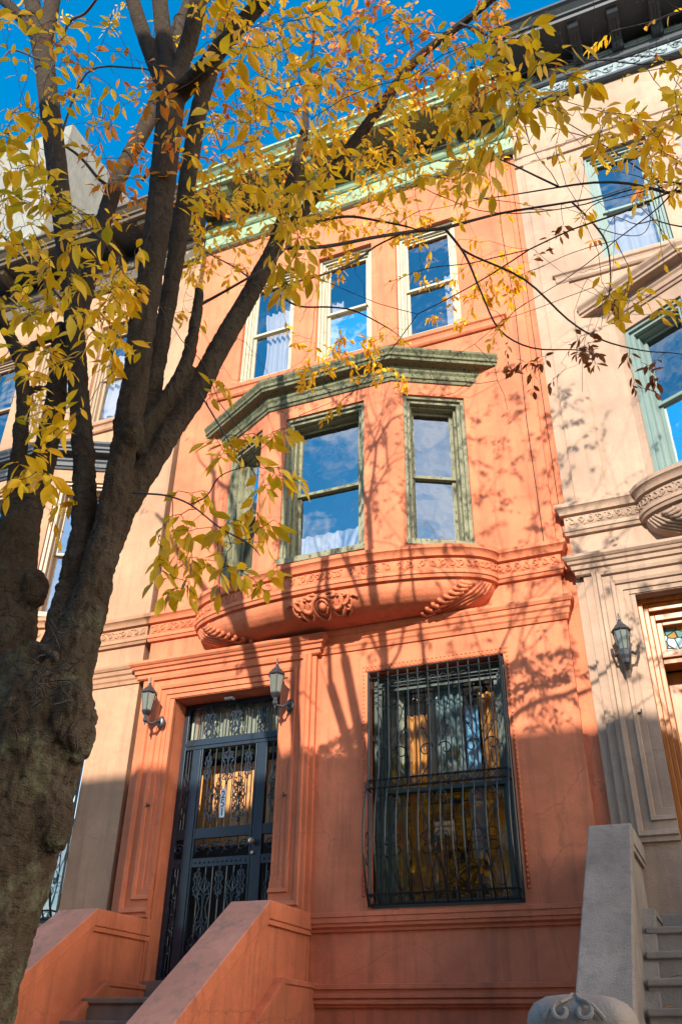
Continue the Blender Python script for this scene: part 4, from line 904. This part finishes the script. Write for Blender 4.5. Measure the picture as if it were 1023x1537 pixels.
tr.px([(176, 800, 34, Y0+.12), (190, 750, 34, Y0+.14), (208, 680, 32, Y0+.2), (226, 600, 30, Y0+.23), (239, 530, 28, Y0+.25), (253, 450, 27, Y0+.28), (270, 350, 28, Y0+.3), (286, 240, 28, Y0+.32), (300, 160, 27, Y0+.34), (318, 100, 25, Y0+.36), (336, 40, 23, Y0+.38), (346, -30, 22, Y0+.4)])
tr.px([(112, 510, 26, Y0+.2), (130, 430, 27, Y0+.4), (152, 345, 26, Y0+.6), (172, 283, 26, Y0+.75), (192, 238, 25, Y0+.9), (224, 178, 25, Y0+1.05), (252, 105, 23, Y0+1.3), (270, 30, 21, Y0+1.5)])
tr.px([(150, 850, 50, Y0+.04), (172, 790, 48, Y0+.08), (200, 740, 42, Y0+.12), (229, 690, 39, Y0+.2), (258, 644, 37, Y0+.28), (290, 596, 36, Y0+.35), (325, 530, 34, Y0+.45), (360, 468, 32, Y0+.55), (387, 420, 29, Y0+.6), (410, 375, 26, Y0+.65), (424, 335, 24, Y0+.7)])
tr.px([(420, 345, 20, Y0+.7), (432, 290, 19, Y0+.9), (446, 245, 17, Y0+1.0), (456, 200, 15, Y0+1.1), (460, 150, 11, Y0+1.2), (467, 90, 9, Y0+1.3), (476, 0, 7, Y0+1.4)])
tr.px([(418, 352, 20, Y0+.68), (452, 322, 19, Y0+.7), (483, 280, 19, Y0+.72), (510, 242, 20, Y0+.74), (540, 202, 19, Y0+.76), (578, 150, 17, Y0+.76), (616, 98, 15, Y0+.74), (647, 70, 14, Y0+.72), (680, 45, 13, Y0+.7), (715, 18, 12.5, Y0+.66), (770, -30, 12.1, Y0+.6)])
tr.px([(202, 690, 34, Y0+.15), (219, 645, 33, Y0+.2), (255, 590, 26, Y0+.25), (279, 547, 23, Y0+.3), (291, 495, 19, Y0+.35), (298, 450, 16, Y0+.38), (298, 434, 14, Y0+.38)])
thin = [[(296, 460, 9, Y0+.38), (318, 448, 8, Y0+.4), (350, 430, 7, Y0+.4), (400, 400, 6, Y0+.45), (430, 372, 6, Y0+.6)],
 [(430, 372, 11, Y0+.7), (488, 370, 10, Y0+.9), (563, 356, 9, Y0+1.1), (622, 347, 9, Y0+1.3), (662, 343, 9, Y0+1.4), (708, 331, 8, Y0+1.5), (752, 320, 6.5, Y0+1.6), (800, 312, 6, Y0+1.65), (857, 303, 5.5, Y0+1.7), (895, 296, 4.5, Y0+1.8), (940, 282, 3.5, Y0+1.9)],
 [(440, 345, 8, Y0+.75), (475, 333, 8, Y0+.9), (520, 325, 7, Y0+1), (560, 330, 6, Y0+1.1), (610, 340, 5, Y0+1.25)],
 [(667, 343, 7, Y0+1.4), (697, 382, 6, Y0+1.5), (722, 440, 5, Y0+1.6), (749, 495, 4.5, Y0+1.7), (797, 522, 4, Y0+1.75), (862, 525, 3, Y0+1.8)],
 [(690, 372, 6, Y0+1.5), (712, 385, 6, Y0+1.55), (787, 420, 5.5, Y0+1.65), (852, 480, 5, Y0+1.75), (902, 510, 4.5, Y0+1.8), (962, 526, 3.5, Y0+1.9), (1010, 530, 2.5, Y0+1.9)],
 [(857, 303, 5, Y0+1.7), (877, 322, 5, Y0+1.7), (895, 342, 5, Y0+1.7), (908, 362, 4.5, Y0+1.72), (914, 388, 4, Y0+1.72), (915, 430, 3.5, Y0+1.74), (905, 470, 2, Y0+1.74)],
 [(896, 342, 2.5, Y0+1.7), (930, 352, 2.2, Y0+1.7), (962, 352, 2, Y0+1.7), (975, 330, 2, Y0+1.7), (968, 300, 1.6, Y0+1.7)],
 [(402, 428, 6, Y0+.62), (425, 447, 5.5, Y0+.7), (451, 460, 5, Y0+.75), (496, 461, 4.5, Y0+.85), (533, 467, 4, Y0+.9), (578, 490, 3, Y0+1)],
 [(440, 424, 6, Y0+.65), (488, 411, 5.5, Y0+.9), (533, 392, 5.5, Y0+1.1), (563, 370, 5, Y0+1.2), (600, 352, 4.5, Y0+1.25)],
 [(185, 550, 7, Y0-.15), (155, 512, 7, Y0-.25), (126, 480, 7, Y0-.32), (88, 444, 6.5, Y0-.4), (44, 394, 6, Y0-.5), (0, 350, 5, Y0-.6), (-60, 280, 4, Y0-.7)],
 [(200, 740, 5, Y0+.0), (220, 741, 5, Y0-.1), (250, 744, 4.5, Y0-.25), (285, 757, 4.5, Y0-.4), (330, 792, 4, Y0-.6), (372, 815, 3.5, Y0-.7)],
 [(285, 757, 3.5, Y0-.4), (310, 745, 3, Y0-.5), (330, 715, 3, Y0-.6), (370, 700, 2.5, Y0-.7)],
 [(300, 590, 4.5, Y0+.3), (330, 640, 4, Y0-.2), (345, 665, 3.5, Y0-.5)],
 [(173, 283, 9, Y0+.6), (150, 270, 8, Y0+.5), (120, 235, 7, Y0+.4), (90, 215, 5, Y0+.3)], [(90, 210, 6, Y0+.1), (130, 110, 5, Y0), (200, 102, 4.5, Y0), (240, 110, 4, Y0)], [(70, 130, 7, Y0+.1), (100, 40, 7, Y0), (128, 20, 7, Y0-.1), (148, -5, 6, Y0-.2)],
 [(60, 90, 5, Y0), (20, 75, 5, Y0-.1), (0, 95, 4, Y0-.2)], [(215, 270, 8, Y0+.05), (225, 255, 8, Y0+.15), (243, 238, 7, Y0+.3)], [(560, 175, 6, Y0+.76), (620, 120, 5, Y0+1), (680, 80, 4.5, Y0+1.2), (740, 60, 4, Y0+1.3)], [(640, 75, 5, Y0+.7), (700, 40, 6, Y0+.5), (760, 105, 5, Y0+.3), (820, 90, 4, Y0+.2)],
 [(690, 35, 6, Y0+.65), (740, 60, 5, Y0+.4), (770, 130, 4, Y0+.2), (790, 200, 3, Y0+.1)], [(512, 240, 5, Y0+.74), (560, 240, 4, Y0+1.2), (620, 230, 3.5, Y0+1.6), (680, 215, 3, Y0+1.9)], [(385, 425, 5, Y0+.6), (350, 400, 4, Y0+.9), (300, 370, 3.5, Y0+1.3), (285, 330, 3, Y0+1.6)]]
for l in thin: tr.px(l, fat=False)
for l in C_tops+D_tops: tr.px(l)
# crown above the picture
def cont(l, z1=12.6):
    (o, ro), pts = None, None
for l, z1 in [(C_tops[0], 11.5), (C_tops[1], 12), (C_tops[2], 12.6), (D_tops[0], 12.3), (D_tops[1], 12.8), (D_tops[2], 12.4), (D_tops[3], 11.6)]:
    a, b = at(l[-2][0], l[-2][1], l[-2][3]), at(l[-1][0], l[-1][1], l[-1][3]); tr.grow(b, (b-a).normalized()*1.0+Vector((0, 0, .25)), .27*l[-1][2]*(b-CAM).length/F_PX, z1)
for q0, q1, w in (((336, 40, Y0+.38), (346, -30, Y0+.4), 26), ((252, 105, Y0+1.3), (270, 30, Y0+1.5), 26), ((715, 18, Y0+.66), (770, -30, Y0+.6), 12)):
    a, b = at(*q0), at(*q1); tr.grow(b, (b-a).normalized()+Vector((0, 0, .25)), .27*w*(b-CAM).length/F_PX, 12.0)
# burls and broken stubs
for x, y, w, Y in ((104, 1085, 84, Y0-.02), (112, 1105, 66, Y0), (100, 1060, 70, Y0), (76, 1225, 74, Y0), (84, 1245, 50, Y0), (48, 885, 50, Y0-.02), (186, 640, 36, Y0), (199, 652, 38, Y0-.02), (90, 492, 18, Y0+.12), (262, 128, 28, Y0), (20, 790, 40, Y0-.1), (62, 70, 24, Y0+.1), (110, 1060, 60, Y0-.05)):
    p = at(x, y, Y); r = .5*w*(p-CAM).dot(FWD)/F_PX; blob(tr.fat, p, (r, 0, 0), (0, r, 0), (0, 0, r*1.35), 10, 7)
p = at(88, 915, Y0-.15); tube(tr.fat, [at(45, 968, Y0-.1), p, at(110, 985, Y0-.4)][0:1]+[at(62, 975, Y0-.12), at(84, 988, Y0-.24)], [.03, .022, .018], 8)
T1 = thing('tree', 'multi-stemmed street tree with yellow leaves in front of the orange house', 'tree', (trunk[0][0].x, Y0, 0)); print('base', trunk[0][0], trunk[1][0], trunk[2][0])
def wood(tree, parent, vox):
    me = bpy.data.meshes.new('trunk'); bmesh.ops.recalc_face_normals(tree.fat, faces=tree.fat.faces); tree.fat.to_mesh(me); tree.fat.free()
    o = bpy.data.objects.new('tmp', me); COL.objects.link(o)
    r = o.modifiers.new('r', 'REMESH'); r.mode = 'VOXEL'; r.voxel_size = vox
    sm = o.modifiers.new('s', 'SMOOTH'); sm.factor = .6; sm.iterations = 4
    bpy.context.view_layer.update(); dg = bpy.context.evaluated_depsgraph_get(); m2 = bpy.data.meshes.new_from_object(o.evaluated_get(dg)); bpy.data.objects.remove(o)
    m2.name = 'trunk'; n = len(m2.vertices); co_ = np.empty(n*3, np.float32); m2.vertices.foreach_get('co', co_); nn = np.empty(n*3, np.float32); m2.vertices.foreach_get('normal', nn)
    co_ = co_.reshape(-1, 3); nn = nn.reshape(-1, 3); d = np.empty(n, np.float32)
    for i in range(n):
        v = Vector(co_[i]); a = noise.noise(v*7.0); b = noise.noise(Vector((v.x*38, v.y*38, v.z*17))); c = noise.noise(Vector((v.x*14, v.y*14, v.z*60)))
        k = min(1, max(.25, (8.0-v.z)/5.0)); e_ = 1-abs(noise.noise(Vector((v.x*22, v.y*22, v.z*9)))); d[i] = .008*a*k+.009*b*k+.005*c*k-.010*max(0, e_-.82)*5*k
    m2.vertices.foreach_set('co', (co_+nn*d[:, None]).ravel()); m2.polygons.foreach_set('use_smooth', [True]*len(m2.polygons)); m2.materials.clear(); m2.update()
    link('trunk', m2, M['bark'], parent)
wood(tr, T1, .0115)
# ivy-like dry debris in the crotch
for k in range(60):
    x = random.gauss(75, 18); y = random.gauss(1030, 45); p = at(x, y, Y0-.27-random.random()*.05); q = p+rv(.045); tube(tr.tw, [p, p.lerp(q, .5)+rv(.015), q], [.003, .003, .001], 4, False)
for a in [  # x0, y0, x1, y1, leaves, length in px, kind
 (0, 195, 130, 330, 54, 44, 'l'), (0, 320, 115, 480, 48, 40, 'l'), (-10, 0, 200, 190, 50, 27, 'y'), (80, 50, 270, 300, 80, 19, 'o'), (120, 330, 215, 560, 56, 34, 'y'), (300, -10, 560, 130, 80, 27, 'y'), (300, 90, 490, 330, 54, 33, 'y'),
 (380, 270, 480, 450, 60, 35, 'l'), (270, 230, 430, 430, 170, 15, 'b'), (430, 150, 700, 330, 260, 14, 'b'), (490, -10, 760, 150, 230, 14, 'o'), (690, 10, 900, 180, 56, 35, 'l'), (680, 140, 850, 300, 34, 36, 'l'), (560, 120, 720, 310, 36, 31, 'l'),
 (300, 640, 450, 760, 36, 38, 'l'), (205, 790, 330, 900, 36, 38, 'l'), (320, 770, 430, 890, 30, 40, 'l'), (440, 500, 610, 585, 130, 12, 'b'), (680, 370, 790, 460, 66, 11, 'y'), (630, 420, 700, 490, 30, 10, 'y'),
 (0, 680, 110, 745, 18, 40, 'y'), (40, 560, 120, 700, 24, 33, 'y'), (50, 740, 115, 830, 12, 26, 'y'), (830, 495, 905, 550, 30, 17, 'd'), (745, 540, 830, 595, 18, 15, 'd'), (925, 540, 990, 600, 18, 16, 'd'), (890, 430, 930, 460, 12, 16, 'd'), (820, 340, 845, 380, 6, 13, 'd'),
 (915, 420, 1030, 480, 24, 28, 'l'), (0, 480, 120, 570, 30, 30, 'y'), (460, 330, 620, 370, 60, 13, 'b'), (190, 140, 470, 320, 170, 12, 'o'), (300, 0, 560, 160, 160, 12, 'o'), (400, 180, 520, 330, 36, 26, 'y'), (520, 200, 640, 300, 40, 15, 'y'), (60, 420, 200, 560, 60, 20, 'y'), (280, 560, 350, 640, 6, 30, 'l'), (470, 380, 560, 430, 18, 10, 'y')]:
    if a[5] >= 26: a = (*a[:4], round(a[4]*1.3), a[5]*.82, *a[6:])
    tr.region(*a[:4], round(a[4]*(2.6 if a[5] < 16 else 2.0 if a[5] < 30 else 1.8 if (a[0] < 340 and a[1] > 600) else 1.25 if a[0] < 300 else .95)), *a[5:])
for k in range(300):
    tr.to(Vector((random.uniform(-4.9, .2) if k % 2 else random.uniform(-2.6, .4), random.uniform(-7.2, -5.7), random.uniform(9.2, 12.9))), random.randint(5, 10), .08, random.choice('yyl'), False, maxr=.006)
for a in [(0, 0, 300, 330, 120, 17, 'y'), (280, 0, 560, 200, 190, 16, 'y'), (540, 0, 760, 130, 120, 17, 'y'), (280, 180, 560, 400, 170, 15, 'b'), (520, 130, 760, 300, 150, 14, 'b'), (0, 330, 200, 480, 90, 20, 'b'), (100, 380, 300, 520, 60, 17, 'b'), (560, 290, 780, 420, 60, 12, 'b'), (300, 0, 500, 260, 60, 28, 'y'), (520, 20, 720, 200, 40, 28, 'y')]: tr.region(*a)
# bare hair twigs
for k in range(150):
    x = random.uniform(0, 900); y = random.uniform(0, 620); i = random.randrange(len(tr.nodes))
    tr.to(atd(x, y, random.uniform(3.2, 7)), 0, .08, 'y', maxr=.0024)
add('twig', tr.tw, M['twig'], T1, True); tr.lv.build('crown', T1)
print('tree1', len(tr.lv.f), len(tr.nodes))

def second_tree(name, label, pos, tipdefs, regions, z1, seed, stems=3, height=3.2, lv=(.08, 6)):
    random.seed(seed); t = Tree(); x, y = pos
    t.limb([(Vector((x, y, -.1)), .22), (Vector((x, y, .5)), .15), (Vector((x+.05, y, 1.8)), .13), (Vector((x, y+.05, height)), .125)])
    for k in range(stems):
        a = 2*PI*k/stems+seed; t.grow(Vector((x, y+.05, height)), Vector((math.cos(a)*.5, math.sin(a)*.4, 1)), .075, z1, .6, lv)
    for l in tipdefs: t.px(l, fat=False)
    P = thing('tree', label, 'tree', (x, y, 0)); wood(t, P, .02)
    for a in regions: t.region(*a)
    add('twig', t.tw, M['twig'], P, True); t.lv.build('crown', P)
second_tree('tree', 'street tree reaching in from the right with bright yellow leaves over the beige house', (3.3, -6.0),
  [[(1500, 260, 14, -6.2), (1250, 215, 9, -6.2), (1100, 190, 6, -6.2), (1023, 188, 5, -6.2), (980, 196, 3.5, -6.2), (940, 200, 2.5, -6.2)]],
  [(890, 150, 1030, 250, 150, 24, 'b'), (950, 230, 1030, 310, 60, 20, 'b'), (960, 200, 1020, 280, 50, 14, 'o'), (1000, 100, 1200, 260, 120, 24, 'b')], 10.6, 3)
second_tree('tree', 'yellow autumn tree on the far pavement mirrored in the guarded window', (-7.6, -15.6), [], [], 8.4, 8, 5, 2.4, (.19, 16))

# a few dry leaves lying on the landings and treads
random.seed(21)
for k, (x, y, z) in enumerate([(-5.85, -.25, 2.033), (-5.70, -.38, 2.033), (-5.62, -.16, 2.033), (-5.9, -.6, 2.033), (-5.45, -.30, 2.033), (-.50, -1.75, 1.905), (-.42, -1.72, 1.905), (-.36, -1.45, 2.105), (-.52, -1.48, 2.105), (-.30, -1.76, 1.905)]):
    lf = Leaves(); an = random.uniform(0, 6.28); lf.leaf(Vector((0, 0, 0)), Vector((math.cos(an), math.sin(an), .15)), Vector((0, 0, 1)), random.uniform(.06, .09), random.choice(PAL['d']+PAL['o']))
    o = lf.build('fallen_leaf', None); o.location = (x, y, z+.006)
    tag(o, 'dry brown leaf lying on the landing before the iron gate' if k < 5 else 'dry brown leaf lying on the grey stoop treads', 'leaf', 'fallen leaves by the iron gate' if k < 5 else 'fallen leaves on the grey stoop')
